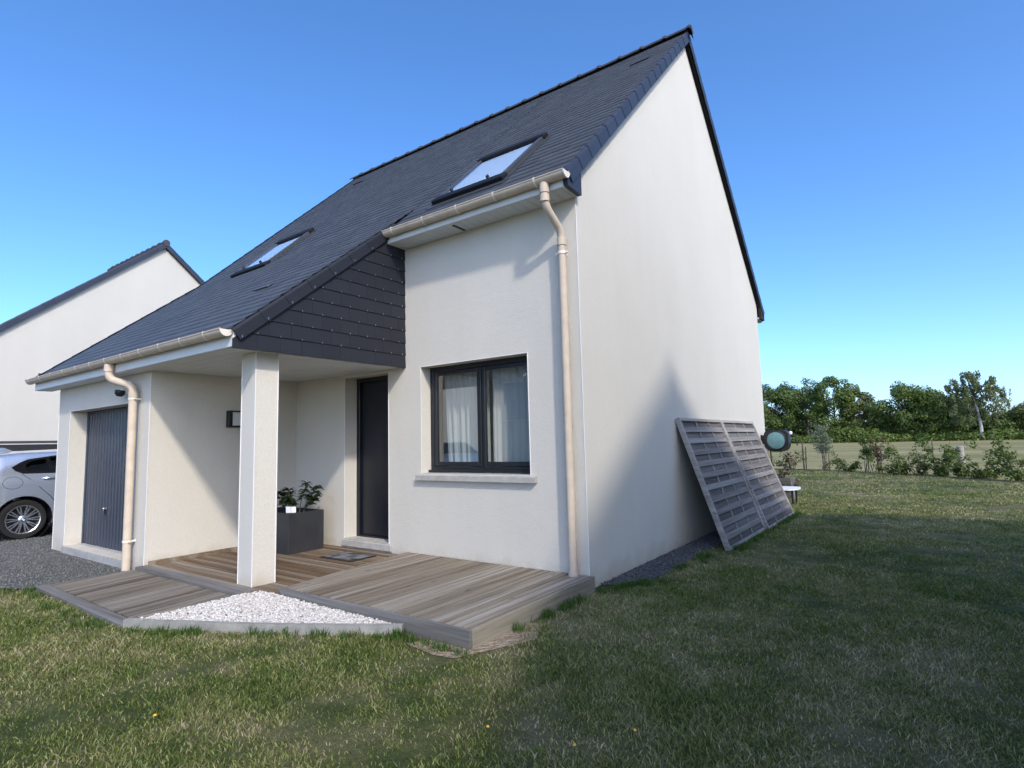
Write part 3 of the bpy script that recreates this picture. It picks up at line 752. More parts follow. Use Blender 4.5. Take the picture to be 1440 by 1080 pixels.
# ramp
rmp = thing('wooden_ramp', 'low grey timber ramp sloping from the porch floor to the lawn', 'ramp', (-3.6, -2.4, 0))
zr_ = lambda x, y: .026+(.062-.026)*min(max((y+2.85)/.86, 0), 1)
mb = MB(); plank_area(mb, [(-4.64, -1.99), (-2.52, -1.99), (-2.60, -2.74), (-4.80, -2.70)], 'y', .0725, 0, zr_, .011); mb.build('boards', DECKR, rmp)
mb = MB(); mb.obox((-4.84, -2.80, -.02), (2.27, -.055, 0), (.012, .10, 0), (0, 0, .052), .006); mb.build('edge_board', TRIMX, rmp)
mb = MB(); mb.obox((-2.585, -2.74, -.02), (.07, .76, 0), (.045, 0, 0), (0, 0, .085), .005); mb.build('edge_board', DECKR, rmp)
# white gravel bed and its edging
bed = [(-2.50, -2.80), (-1.6, -2.32), (-.62, -1.775), (-2.15, -1.775), (-2.38, -1.80), (-2.47, -1.98)]
sheet('gravel_bed', bed, .035, WBED, 'white gravel bed round the porch column', 'ground')
ed = MB(); pts = []
for k in range(13):
    u = k/12; a = Vector((-2.56, -2.845, 0)).lerp(Vector((-.56, -1.80, 0)), u); bow = .045*math.sin(math.pi*u)
    pts.append(a+Vector((.46, -.89, 0))*bow)
for k in range(12):
    a, c = pts[k], pts[k+1]; nn = Vector((-(c-a).y, (c-a).x, 0)).normalized()*.05
    i = len(ed.v); ed.v += [tuple(p+Vector((0, 0, z))) for z in (-.03, .068) for p in (a, c, c+nn, a+nn)]
    ed.f += [(i+4, i+5, i+6, i+7), (i, i+1, i+5, i+4), (i+2, i+3, i+7, i+6)]
    if k == 0: ed.f.append((i, i+3, i+7, i+4))
    if k == 11: ed.f.append((i+1, i+2, i+6, i+5))
tag(ed.build('edging_kerb', EDGE), 'pale concrete edging strip along the front of the white gravel', 'edging')

ICO_V = None
def ico():
    bm = bmesh.new(); bmesh.ops.create_icosphere(bm, subdivisions=1, radius=1); bm.verts.index_update()
    v = np.array([x.co[:] for x in bm.verts]); f = np.array([[q.index for q in p.verts] for p in bm.faces]); bm.free(); return v, f
def octa():
    return np.array([(1, 0, 0), (-1, 0, 0), (0, 1, 0), (0, -1, 0), (0, 0, 1), (0, 0, -1)], float), np.array([(0, 2, 4), (2, 1, 4), (1, 3, 4), (3, 0, 4), (2, 0, 5), (1, 2, 5), (3, 1, 5), (0, 3, 5)])
def stones(name, P, S, mt, base, label):
    v, f = base; n = len(P); nv = len(v)
    V = v[None]*(1+rng.uniform(-.28, .28, (n, nv, 1)))
    V = V*np.stack([S*rng.uniform(.8, 1.3, n), S*rng.uniform(.7, 1.1, n), S*rng.uniform(.45, .85, n)], 1)[:, None, :]
    a = rng.uniform(0, 6.283, n); t = rng.uniform(-.6, .6, n)
    ct, st = np.cos(t)[:, None], np.sin(t)[:, None]; y, z = V[..., 1]*ct-V[..., 2]*st, V[..., 1]*st+V[..., 2]*ct; V[..., 1], V[..., 2] = y, z
    ca, sa = np.cos(a)[:, None], np.sin(a)[:, None]; x, y = V[..., 0]*ca-V[..., 1]*sa, V[..., 0]*sa+V[..., 1]*ca; V[..., 0], V[..., 1] = x, y
    V += P[:, None, :]; F = (f[None]+(np.arange(n)*nv)[:, None, None]).reshape(-1, 3)
    o = fast_mesh(name, V.reshape(-1, 3), [F], mt); tag(o, label, 'gravel', None, 'stuff'); return o
def scatter(poly, n):
    a = np.array(poly); lo, hi = a.min(0), a.max(0); x = rng.uniform(lo[0], hi[0], n*3); y = rng.uniform(lo[1], hi[1], n*3)
    k = inpoly(x, y, poly); return x[k][:n], y[k][:n]
x, y = scatter(bed, 9000)
dpost = np.hypot(x+2.6, y+1.7); z = .045+.035*np.exp(-dpost*1.6)+rng.uniform(-.006, .012, len(x))
k = ~((x > px0-.01) & (x < px1+.01) & (y > py0-.01) & (y < py1+.01)); x, y, z = x[k], y[k], z[k]
stones('white_gravel', np.stack([x, y, z], 1), rng.uniform(.007, .0145, len(x)), WSTONE, ico(), 'white marble gravel heaped round the porch column')
gp_ = [(-12, -6), (-6.6, -6), (-6.0, -3.9), (-5.5, -3.2), (-4.82, -2.84), (-4.68, -1.95), (-7.63, -1.95), (-7.63, -.5), (-12, -.5)]
x, y = scatter(gp_, 42000); stones('drive_gravel', np.stack([x, y, .014+rng.uniform(-.002, .008, len(x))], 1), rng.uniform(.005, .013, len(x)), GSTONE, octa(), 'loose grey gravel on the driveway by the garage')
st_ = [(.0, .2), (.14, .22), (.33, .5), (.4, 1.2), (.34, 2.2), (.42, 3.4), (.36, 5), (0, 5)]
x, y = scatter(st_, 6500); stones('strip_gravel', np.stack([x, y, .006+rng.uniform(-.002, .007, len(x))], 1), rng.uniform(.006, .014, len(x)), DSTONE, octa(), 'dark gravel along the foot of the gable wall')

# ------------------------------------------------------------------ porch props
pl = thing('planter', 'dark grey rectangular planter standing on the porch floor', 'planter', (-4.1, -.45, ZP))
X0, X1_, Y0, Y1, Z0, Z1 = -4.53, -3.69, -.70, -.20, ZP, .572
mb = MB(); t_ = .03
mb.box(X0, X1_, Y0, Y0+t_, Z0, Z1, .004); mb.box(X0, X1_, Y1-t_, Y1, Z0, Z1, .004); mb.box(X0, X0+t_, Y0+t_, Y1-t_, Z0, Z1); mb.box(X1_-t_, X1_-.001, Y0+t_-.002, Y1-t_+.002, Z0, Z1)
mb.build('pot', PLANTER, pl); MB().box(X0+t_, X1_-t_, Y0+t_, Y1-t_, Z0+.05, Z1-.05).build('soil', SOIL, pl)
def leaves(P, D, N, L, W, mt, name, parent=None, droop=.25):
    """two-quad folded leaves at P, pointing D, facing N"""
    D = D/np.linalg.norm(D, axis=1)[:, None]; S = np.cross(D, N); S /= np.linalg.norm(S, axis=1)[:, None]+1e-9; N2 = np.cross(S, D)
    L = np.asarray(L)[:, None]; W = np.asarray(W)[:, None]
    a = P; m_ = P+D*L*.5+N2*L*.08; e_ = P+D*L-N2*L*droop*.5
    V = np.stack([a, m_+S*W*.5, e_, m_-S*W*.5, m_-N2*W*.12], 1); n = len(P)
    b_ = (np.arange(n)*5)[:, None]
    F = np.concatenate([b_+np.array([[0, 4, 2]]), b_+np.array([[0, 1, 4]]), b_+np.array([[4, 1, 2]]), b_+np.array([[0, 4, 3]]), b_+np.array([[4, 2, 3]])])[n:]
    return fast_mesh(name, V.reshape(-1, 3), [F], mt, parent)
plant = thing('potted_shrub', 'small dark leafed shrub growing in the grey porch planter', 'shrub', (-3.9, -.45, Z1))
stm = MB(); LP = []; LD = []; LN = []
for (bx, by, tx, ty, tz) in ((-4.02, -.50, -4.12, -.55, .80), (-3.98, -.45, -3.98, -.52, .84), (-3.9, -.42, -3.82, -.36, .92), (-3.88, -.36, -3.70, -.30, .78), (-3.95, -.44, -3.86, -.58, .74), (-4.1, -.4, -4.25, -.45, .78), (-3.86, -.4, -3.74, -.26, .86)):
    stm.tube([(bx, by, Z1-.06), ((bx*2+tx)/3, (by*2+ty)/3, (Z1+tz)/2), (tx, ty, tz)], [.006, .005, .003], 6)
    for q in range(60):
        u = random.uniform(.45, 1.08); p = Vector((bx, by, Z1-.06)).lerp(Vector((tx, ty, tz)), min(u, 1)); a = random.uniform(0, 6.28); el = random.uniform(-.35, .5)
        LP.append(p); LD.append((math.cos(a)*math.cos(el), math.sin(a)*math.cos(el), math.sin(el))); LN.append((random.uniform(-.3, .3), random.uniform(-.3, .3), 1))
DKLEAF = foliage('dark_glossy_leaves', (.012, .025, .008), (.035, .06, .018), .15)
stm.build('stem', BARK, plant); n = len(LP)
leaves(np.array([p[:] for p in LP]), np.array(LD), np.array(LN), rng.uniform(.07, .12, n), rng.uniform(.034, .055, n), DKLEAF, 'foliage', plant)
tg = MB(); tg.obox((-3.80, -.665, .575), (.055, .030, 0), (-.002, .003, .0), (0, -.004, .075)); tg.obox((-3.742, -.632, .575), (.03, .045, 0), (-.003, .002, 0), (0, -.002, .073)); tg.build('tag', FIELDP, plant)
def mat_mat():
    t = NT('doormat_grey'); c = t.ramp(t.noise(7, detail=3), [(.4, (.035, .037, .042)), (.6, (.17, .172, .18))])
    t.pbr(c, .95, 0, t.bump(t.noise(300, detail=2), .5, .004)); return t.m
dm = thing('doormat', 'grey mottled doormat with black rim below the front door', 'doormat', (-2.92, -.41, ZP))
MB().box(-3.22, -2.66, -.60, -.22, ZP+.001, ZP+.009, .003).build('rim', BLACKP, dm); MB().box(-3.19, -2.69, -.57, -.25, ZP+.0095, ZP+.015, .003).build('pile', mat_mat(), dm)

# ------------------------------------------------------------------ leaning fence panels
def fence_panel(y0, y1, xb, label, off=0.0):
    t = thing('garden_screen', label, 'fence panel', (xb, (y0+y1)/2, 0), 0, 'woven fence panels leaning on the gable')
    xt = .055; zt = 1.625; up = Vector((xt-xb, 0, zt)); H = up.length; up.normalize(); n = Vector((up.z, 0, -up.x)); ey = Vector((0, 1, 0)); W = y1-y0
    o = Vector((xb, y0, .005)); D = .07
    P = lambda a, c, h: o+ey*a+up*c+n*(h-D)
    def bar(mb, a0, a1, c0, c1, h0, h1, bev=.004): mb.obox(P(a0, c0, h0), ey*(a1-a0), up*(c1-c0), n*(h1-h0), bev)
    sw = .036
    mb = MB(); bar(mb, 0, sw, 0, H, 0, D, .008); mb.build('stile', PANZ, t)
    mb = MB(); bar(mb, W-sw, W, 0, H, 0, D, .008); mb.build('stile', PANZ, t)
    mb = MB(); bar(mb, sw, W-sw, H-.045, H, .01, D-.006); mb.build('rail', PANF, t)
    mb = MB(); bar(mb, sw, W-sw, 0, .04, .01, D-.006); mb.build('rail', PANF, t)
    ba = [W*.36, W*.66]
    for a in ba:
        mb = MB(); bar(mb, a-.011, a+.011, .04, H-.045, .036, .050, 0); mb.build('batten', PANZ, t)
    fb = MB(); bb = MB(); rows = 21; rh = (H-.087)/rows
    for r in range(rows):
        front = r % 2 == 1; x_ = -.003 if front else .012; c0 = .041+r*rh-x_; c1 = .041+(r+1)*rh+x_; mb = fb if front else bb; N = 14; h0, h1 = (.052, .061) if front else (.024, .033)
        jb = random.uniform(-.002, .002)
        i = len(mb.v)
        for q in range(N+1):
            a = sw+(W-2*sw)*q/N; e_ = min(abs(a-sw), abs(W-sw-a))/.18; s_ = min(1, e_)
            hm = .040; ha = hm+(h0-hm)*s_+jb; hb = hm+.009+(h1-hm-.009)*s_+jb
            mb.v += [tuple(P(a, c0, ha)), tuple(P(a, c1, ha)), tuple(P(a, c1, hb)), tuple(P(a, c0, hb))]
        for q in range(N):
            k = i+q*4; mb.f += [(k, k+1, k+5, k+4), (k+1, k+2, k+6, k+5), (k+2, k+3, k+7, k+6), (k+3, k, k+4, k+7)]
    fb.build('front_boards', PANW, t); bb.build('back_boards', PANB, t); return t
fence_panel(2.42, 4.27, .60, 'weathered grey woven fence panel leaning on the gable, nearer one')
fence_panel(4.275, 6.22, .645, 'weathered grey woven fence panel leaning on the gable, farther one')

# ------------------------------------------------------------------ hose reel at the far corner
hr = thing('hose_reel', 'black wall mounted hose reel with round teal side at the far house corner', 'hose reel', (.05, 7.05, 1.25))
yf = 6.93; mb = MB(); N = 30; out = []
for k in range(N):
    a = 2*math.pi*k/N; c, s = math.cos(a), math.sin(a)
    out.append((.285+.215*math.copysign(abs(c)**.62, c), yf, 1.262+.205*math.copysign(abs(s)**(.30 if s > 0 else .8), s)))
mb.prism(out, (0, .26, 0)); body = mb.build('body', BLACKP, hr)
MB().lathe([(.001, .022), (.150, .020), (.163, .012), (.165, 0), (.001, 0)], (.285, yf-.001, 1.275), (0, -1, 0), 32).build('side_disc', TEAL, hr, True)
MB().lathe([(.166, 0), (.166, .026), (.185, .018), (.187, 0)], (.285, yf-.001, 1.275), (0, -1, 0), 32).build('rim', BLACKP, hr, True)
for (x_, z_) in ((.045, 1.17), (.535, 1.405)): mb = MB(); mb.lathe([(.001, -.035), (.025, -.028), (.035, 0), (.025, .028), (.001, .035)], (x_, yf+.05, z_), (0, 0, 1), 14); mb.build('ball_cap', WHITEP, hr, True)
MB().box(.0, .09, yf+.05, yf+.2, 1.15, 1.38, .01).build('bracket', BLACKP, hr)
MB().tube([(.53, yf+.1, 1.40), (.58, yf+.08, 1.38), (.61, yf+.07, 1.30), (.635, yf+.06, 1.17)], .012, 8).build('hose_end', BLACKP, hr, True)
MB().tube([(.16, yf+.08, 1.08), (.16, yf+.08, .9), (.19, yf+.08, .5), (.21, yf+.08, .02)], .012, 8).build('hose', BLACKP, hr, True)

# raised bed, its shrub and a small white table
rb = thing('raised_bed', 'low timber raised bed behind the leaning panels', 'raised bed', (-.2, 9.4, 0))
WB = wood('bed_boards', ((.10, .09, .08), (.17, .16, .15), (.24, .235, .225)), 'x')
mb = MB()
for zz in (0.0, .15, .30):
    mb.box(-1.1, .16, 8.72, 8.76, zz, zz+.145, .004); mb.box(.12, .16, 8.765, 9.25, zz, zz+.145, .004); mb.box(-1.1, .115, 9.21, 9.25, zz, zz+.145, .004); mb.box(-1.1, -1.06, 8.765, 9.205, zz, zz+.145, .004)
mb.build('boards', WB, rb); MB().box(-1.055, .115, 8.765, 9.205, 0, .38).build('soil', SOIL, rb)
tb = thing('garden_table', 'low white oval garden table on dark legs on the lawn', 'table', (.36, 7.6, 0))
mb = MB(); top_ = []
for k in range(28):
    a = 2*math.pi*k/28; top_.append((.21+.25*math.copysign(abs(math.cos(a))**.7, math.cos(a)), 7.95+.40*math.copysign(abs(math.sin(a))**.8, math.sin(a)),   .285))
mb.prism(top_, (0, 0, .022)); mb.build('tabletop', WHITEP, tb)
for sx, sy in ((.08, 7.8), (.34, 7.8), (.08, 8.2), (.34, 8.2)):
    MB().tube([(sx, sy, 0), (sx, sy, .284)], .02, 8).build('leg', BLACKP, tb)

# ------------------------------------------------------------------ vegetation builders
def rand_dirs(n):
    d = rng.normal(size=(n, 3)); return d/np.linalg.norm(d, axis=1)[:, None]
def lobed_leaves(lobes, n, size, mt, name, parent, flat=.35, aspect=.7, droop=0.0):
    """leaf-sized quads through the shells of many small lobes"""
    L = np.array(lobes); wgt = L[:, 3]*L[:, 4]+L[:, 5]*L[:, 3]; pick = rng.choice(len(L), n, p=wgt/wgt.sum())
    d = rand_dirs(n); r = rng.uniform(.45, 1.08, n)**.6
    P = L[pick, :3]+d*L[pick, 3:6]*r[:, None]
    N = d*.9+rand_dirs(n)*.75; N[:, 2] += flat; N /= np.linalg.norm(N, axis=1)[:, None]
    T = np.cross(N, rand_dirs(n)); 
    if droop: T = T*(1-droop)+np.array([0, 0, -1])*droop
    T /= np.linalg.norm(T, axis=1)[:, None]; B = np.cross(N, T); s = size*rng.uniform(.55, 1.35, n)[:, None]
    V = np.stack([P-T*s*.5, P+B*s*aspect*.5+T*s*.05, P+T*s*.5, P-B*s*aspect*.5-T*s*.03], 1).reshape(-1, 3)
    F = (np.arange(n)*4)[:, None]+np.array([[0, 1, 2, 3]])
    return fast_mesh(name, V, [F], mt, parent)
def crown_lobes(c, R, nl, lr, low=-.75):
    out = []
    while len(out) < nl:
        d = rand_dirs(1)[0]
        if d[2] < low: continue
        r = random.uniform(.35, 1.0)**.5
        s = random.uniform(.7, 1.35)*lr
        out.append((c[0]+d[0]*R[0]*r, c[1]+d[1]*R[1]*r, c[2]+d[2]*R[2]*r, s, s, s*.8))
    return out
def limb_tree(mb, base, h, r, spread, nb):
    b0 = Vector(base); top_ = b0+Vector((random.uniform(-.3, .3), random.uniform(-.3, .3), h))
    mb.tube([b0, b0.lerp(top_, .4)+Vector((random.uniform(-.15, .15), 0, 0)), top_], [r, r*.75, r*.3], 8)
    for k in range(nb):
        u = random.uniform(.35, .9); p = b0.lerp(top_, u); a = random.uniform(0, 6.28); L = spread*random.uniform(.5, 1)
        e_ = p+Vector((math.cos(a)*L, math.sin(a)*L, L*random.uniform(.4, .9))); mb.tube([p, p.lerp(e_, .5)+Vector((0, 0, L*.08)), e_], [r*.4, r*.25, r*.08], 6)
def ray_at(u, v, y):
    d = FW+RT*((u-720)/803.3)-UP*((v-540)/803.3); t = (y-CAM.y)/d.y; return CAM+d*t

F_DARK = foliage('leaves_dark_oak', (0.032, 0.062, 0.016), (0.115, 0.169, 0.043), .25, .35)
F_MID = foliage('leaves_mid_ash', (0.045, 0.083, 0.019), (0.156, 0.213, 0.053), .3, .35)
F_LIGHT = foliage('leaves_light_poplar', (0.061, 0.090, 0.026), (0.187, 0.215, 0.072), .35, .35)
F_BIRCH = foliage('leaves_birch', (0.052, 0.076, 0.030), (0.172, 0.196, 0.086), .35, .4)
F_BRAM = foliage('leaves_bramble', (0.055, 0.094, 0.018), (0.165, 0.220, 0.053), .3, .3)
F_SHRUB = foliage('leaves_hedge', (0.040, 0.071, 0.014), (0.149, 0.196, 0.046), .3, 3)
F_SHRUB2 = foliage('leaves_hedge_light', (.05, .07, .02), (.14, .155, .06), .35, 3)
F_RED = foliage('leaves_reddish', (.045, .035, .018), (.13, .085, .05), .3, 3)
F_OLIVE = foliage('leaves_olive', (.10, .125, .085), (.25, .28, .205), .3, 3)

# far trees behind the field: (px, top px, distance y, crown half width, leaf material, leaves, label)
TREES = [
    (1082, 543, 103, 4.4, F_DARK, 'dark broad tree rising beside the far house corner', 1.0),
    (1105, 535, 108, 3.6, F_DARK, 'dark tree behind the field, second from the house corner', 1.0),
    (1131, 530, 112, 3.0, F_LIGHT, 'pale green thin crowned tree standing between two dark trees', .62),
    (1168, 528, 104, 3.9, F_MID, 'tall full green tree with the highest pointed top of the left group', 1.0),
    (1204, 544, 103, 2.7, F_LIGHT, 'lighter green rounded tree at the right end of the left group', .9),
    (1227, 574, 116, 2.0, F_MID, 'low distant tree in the gap between the two groups', .9),
    (1268, 535, 102, 4.3, F_MID, 'wide rounded green tree in the middle of the tree line', 1.05),
    (1299, 562, 100, 2.5, F_BRAM, 'bright green bushy tree in front of the wide round one', 1.0),
    (1314, 549, 112, 3.2, F_DARK, 'dark tree standing behind and left of the birch', .9),
    (1345, 558, 108, 3.6, F_DARK, 'dark round tree directly behind the birch crown', 1.0),
    (1403, 590, 110, 2.0, F_DARK, 'small dark bush tree right of the birch', .9),
    (1446, 566, 112, 3.4, F_LIGHT, 'reddish green tree at the right edge of the picture', .8),
]
for (u, v, yd, hw, mt, lab, dens) in TREES:
    t_ = ray_at(u, v, yd); bx = t_.x; H = t_.z
    t = thing('tree', lab, 'tree', (bx, yd, 0), 0, 'trees beyond the field')
    mb = MB(); limb_tree(mb, (bx, yd, 0), H*.62, .26, hw*.6, 7); mb.build('trunk', BARK, t)
    cz = H*.53; R = (hw*1.0, hw*.85, H*.42); lr = hw*.30
    lb = crown_lobes((bx, yd, cz), R, int(40), lr)
    lb += [(bx+random.uniform(-.2, .2)*hw, yd, H-lr*.9, lr*.8, lr*.8, lr*.9)]
    lobed_leaves(lb, int(11500*dens*(hw/4)**1.4), .33, mt, 'crown', t)
# the birch
bp_ = ray_at(1381, 618, 98.0); bx, by = bp_.x, 98.0; Hb = ray_at(1372, 525, by).z
t = thing('birch_tree', 'tall birch with white trunk and drooping open crown at the field edge', 'tree', (bx, by, 0))
tp = [ray_at(u, v, by) for u, v in ((1381, 619), (1380, 602), (1377, 585), (1370, 562), (1362, 540), (1358, 527))]; tp[0].z = 0
mb = MB(); mb.tube(tp, [.24, .20, .16, .10, .05, .02], 8); mb.build('trunk', BIRCH, t)
br = MB(); bl = []
for (u, v, ru, rv) in ((1358, 531, 9, 7), (1368, 530, 9, 8), (1350, 541, 10, 9), (1340, 546, 9, 8), (1330, 549, 7, 7), (1335, 562, 9, 10), (1362, 547, 12, 11), (1376, 541, 10, 10), (1386, 549, 9, 10), (1350, 562, 11, 11), (1366, 565, 11, 10), (1380, 566, 10, 11), (1392, 556, 8, 10), (1399, 535, 5, 7), (1396, 545, 7, 7), (1392, 541, 6, 6), (1404, 553, 7, 9), (1412, 556, 6, 9), (1418, 562, 4, 11), (1400, 568, 7, 11), (1391, 578, 8, 9), (1352, 578, 10, 9), (1372, 582, 9, 7), (1338, 576, 8, 8), (1404, 582, 6, 9), (1345, 590, 9, 6), (1362, 592, 8, 6), (1390, 590, 8, 6)):
    yy = by+random.uniform(-2, 2); c = ray_at(u, v, yy); k = (c-CAM).length/803.3
    p0 = tp[3].lerp(tp[5], random.random()*.6) if v < 560 else tp[2].lerp(tp[3], random.random()); br.tube([p0, p0.lerp(c, .55)+Vector((0, 0, .5)), c+Vector((0, 0, rv*k*.5))], [.07, .05, .02], 6)
    for q in range(5):
        a = random.uniform(0, 6.28); bl.append((c.x+math.cos(a)*ru*k*.65, yy+math.sin(a)*.9, c.z+random.uniform(-.55, .5)*rv*k, ru*k*random.uniform(.22, .4), .5, rv*k*random.uniform(.4, .7)))
br.build('branch', BARK, t); lobed_leaves(bl, 8200, .32, F_BIRCH, 'crown', t, flat=.1, aspect=.5, droop=.5)
# undergrowth below the trees: one mass nobody could count
lb = []
for k in range(150):
    u = random.uniform(1040, 1560); yd = random.uniform(97, 101); p = ray_at(u, 612, yd)
    h = random.uniform(.6, 1.5)+ (1.0 if 1170 < u < 1225 else 0); lb.append((p.x, yd, h*.45, random.uniform(.9, 1.8), 1.0, h*.62))
o = lobed_leaves(lb, 20000, .33, F_BRAM, 'undergrowth', None); tag(o, 'low green bramble undergrowth along the far field edge', 'undergrowth', None, 'stuff')
lb = []
for k in range(130):
    u = random.uniform(1000, 1500); yd = random.uniform(118, 124); p = ray_at(u, 612, yd); lb.append((p.x, yd, random.uniform(1, 3), 2.4, 1.5, random.uniform(1.4, 2.4)))
o = lobed_leaves(lb, 26000, .55, F_DARK, 'far_wood', None); tag(o, 'dark distant wood behind the tree line', 'wood', None, 'stuff')

# hedge shrubs and stakes at the end of the lawn
def hshrub(u, v, h, r, n, mt, lab, leaf=.075, stems=7, cat='shrub', name='hedge_shrub', up=0.0, grp='young hedge shrubs along the lawn end', base=None):
    if base: x0, y0 = base
    else:
        d = FW+RT*((u-720)/803.3)-UP*((v-540)/803.3); tt = -CAM.z/d.z; q = CAM+d*tt; x0, y0 = q.x, q.y
    t = thing(name, lab, cat, (x0, y0, 0), 0, grp); mb = MB(); lb = []
    for k in range(stems):
        a = random.uniform(0, 6.28); L = r*random.uniform(.3, 1.25)*(1-up); hh = h*(random.uniform(.65, 1.05) if up else random.choice((random.uniform(.2, .5), random.uniform(.5, 1.05))))
        e_ = Vector((x0+math.cos(a)*L, y0+math.sin(a)*L*.7, hh)); p = Vector((x0+random.uniform(-.25, .25)*r, y0, 0)); m_ = p.lerp(e_, .5)+Vector((0, 0, hh*.1))
        mb.tube([p, m_, e_], [.009, .007, .003], 5)
        for q in range(5):
            w_ = random.uniform(.45 if up else .12, 1.08); c = p.lerp(e_, w_) if w_ > .5 else p.lerp(m_, w_*2); s = random.uniform(.06, .19)*(.6+r*.6)
            lb.append((c.x+random.uniform(-.1, .1)*r, c.y+random.uniform(-.1, .1)*r, max(c.z, .08), s, s, s*.75))
    mb.build('stem', BARK, t); lobed_leaves(lb, n, leaf, mt, 'foliage', t, flat=.5, aspect=.55); return t
hshrub(1112, 660, .85, .75, 420, F_SHRUB2, 'sparse leggy shrub left of the dark stakes', .08, 7)
hshrub(1160, 661, .62, .5, 160, F_SHRUB, 'low arching shrub at the foot of the dark stakes', .07, 4)
hshrub(1163, 662, 1.72, .62, 2600, F_OLIVE, 'pale silvery olive sapling taller than the hedge', .055, 11, 'olive tree', 'olive_sapling', .35, None)
hshrub(1192, 663, .80, .6, 760, F_SHRUB, 'rounded green shrub right of the pale olive sapling', .085, 9)
hshrub(1222, 664, 1.42, .55, 900, F_SHRUB, 'tall narrow dark shrub, second to the right of the olive sapling', .08, 8, up=.3)
hshrub(1239, 665, 1.12, .36, 520, F_RED, 'narrow reddish brown shrub between two green ones', .07, 7, up=.3)
hshrub(1270, 667, .98, .82, 1300, F_SHRUB, 'broad green shrub in the middle of the hedge', .09, 12)
hshrub(1292, 668, .75, .4, 420, F_SHRUB2, 'light green low shrub beside the broad middle one', .08, 7)
hshrub(1328, 669, 1.10, .65, 1150, F_SHRUB, 'bushy green shrub beside the thin stake', .09, 11)
hshrub(1351, 671, .95, .45, 750, F_SHRUB, 'dark shrub growing in front of the pale post', .085, 9)
hshrub(1387, 673, .80, .46, 850, F_SHRUB, 'small dark shrub standing alone right of the pale post', .085, 9)
hshrub(1440, 677, 1.20, .75, 1500, F_SHRUB, 'large dark shrub cut by the right edge of the picture', .085, 11)
hshrub(0, 0, 1.15, .5, 900, F_RED, 'reddish green shrub growing in the timber raised bed', .07, 10, base=(-.2, 9.0), name='bed_shrub', grp=None)
hshrub(0, 0, 1.25, .5, 700, F_SHRUB, 'green shrub growing at the back of the raised bed', .07, 9, base=(-.5, 9.05), name='bed_shrub', grp=None)
def stake(u, v, vt, r, lab, mt, name='stake', lean=0):
    d = FW+RT*((u-720)/803.3)-UP*((v-540)/803.3); tt = -CAM.z/d.z; q = CAM+d*tt; h = ray_at(u, vt, q.y).z
    mb = MB(); mb.tube([(q.x, q.y, -.02), (q.x+lean*.5, q.y, h*.5), (q.x+lean, q.y, h-.02), (q.x+lean, q.y, h)], [r, r, r*.95, r*.6], 9)
    tag(mb.build(name, mt, None, True), lab, name.replace('_', ' '))
stake(1131, 660, 621, .028, 'taller dark stake left of the olive sapling', STAKE); stake(1134, 660, 628, .024, 'shorter dark stake close beside the taller one', STAKE, lean=.03)
stake(1315, 669, 618, .016, 'thin dark stake in the bushy hedge shrub', STAKE); stake(1354, 668, 627, .10, 'thick pale weathered post among the hedge shrubs', PALEPOST, 'fence_post')
stake(1236, 664, 626, .035, 'brown stake beside the narrow reddish shrub', STAKE)

# ------------------------------------------------------------------ neighbouring houses
def gable_house(lab, corner, width, length, eave, slope, axis='x', sgn=-1, wallm=WALL2, windows=True):
    """house whose near gable stands at x = corner[0]; ridge runs along x away from it"""
    x0, yc = corner; hw = width/2; zr = eave+hw*slope
    h = thing('neighbouring_house', lab, 'house', (x0+sgn*length/2, yc, 0)); x1 = x0+sgn*length
    poly = [(x0, yc-hw, -.1), (x0, yc+hw, -.1), (x0, yc+hw, eave), (x0, yc, zr), (x0, yc-hw, eave)]
    MB().prism(poly, (sgn*length, 0, 0)).build('wall', wallm, h)
    rf = MB(); ov = .35; e = .10
    for s in (-1, 1):
        P = [(x0-sgn*.08, yc, zr+.15), (x0-sgn*.08, yc+s*(hw+ov), eave-ov*slope+.15), (x0-sgn*.08, yc+s*(hw+ov), eave-ov*slope+.02), (x0-sgn*.08, yc, zr+.02)]
        rf.prism(P, (sgn*(length+.16), 0, 0))
    r = rf.build('roof', SLATE, h)
    for s in (-1, 1):
        verge(x0-sgn*.10, -sgn, [(yc+s*(hw+ov-.02), eave-(ov-.02)*slope+.150), (yc, zr+.150)], .32, .12, .04, VERGE, 'verge_slates', r)
    rt = MB()
    for k in range(int(length/.4)):
        xa = x0-sgn*.12+sgn*k*.4; rt.tube([(xa, yc, zr+.14), (xa+sgn*.06, yc, zr+.14), (xa+sgn*.061, yc, zr+.14), (xa+sgn*.41, yc, zr+.14)], [.105, .105, .085, .083], 10)
    rt.build('ridge_tiles', RIDGE, r)
    for s in (-1, 1):
        MB().box(min(x0, x1), max(x0, x1), yc+s*(hw+ov+.05)-.06, yc+s*(hw+ov+.05)+.06, eave-ov*slope+.05, eave-ov*slope+.16, .03).build('gutter', SAND, r)
    return h
gable_house('white neighbouring house with bare gable and dark roof, left of the garage', (-16.0, 2.87), 8.2, 4.4, 4.15, .84)
nb = gable_house('white neighbouring house whose gable shades the lawn on the right', (5.45, -.95), 9.2, 9, 4.05, .68, sgn=1)
# dark slatted screen between the plots
fn = thing('slatted_fence', 'dark slatted fence in front of the neighbouring gable, behind the car', 'fence', (-15, 0, 0))
mb = MB()
for k in range(8): mb.box(-15.02, -15.0, -8, 6, .04+k*.2, .04+k*.2+.165, .004)
mb.build('slats', FENCE, fn)
for yv in np.arange(-8, 6.1, 1.75): MB().box(-15.09, -15.025, yv-.03, yv+.03, 0, 1.6).build('post', FENCE, fn)
MB().box(-15.07, -14.98, -8, 6, 1.63, 1.69, .006).build('top_rail', simple('fence_rail', (.05, .05, .055), .5), fn)
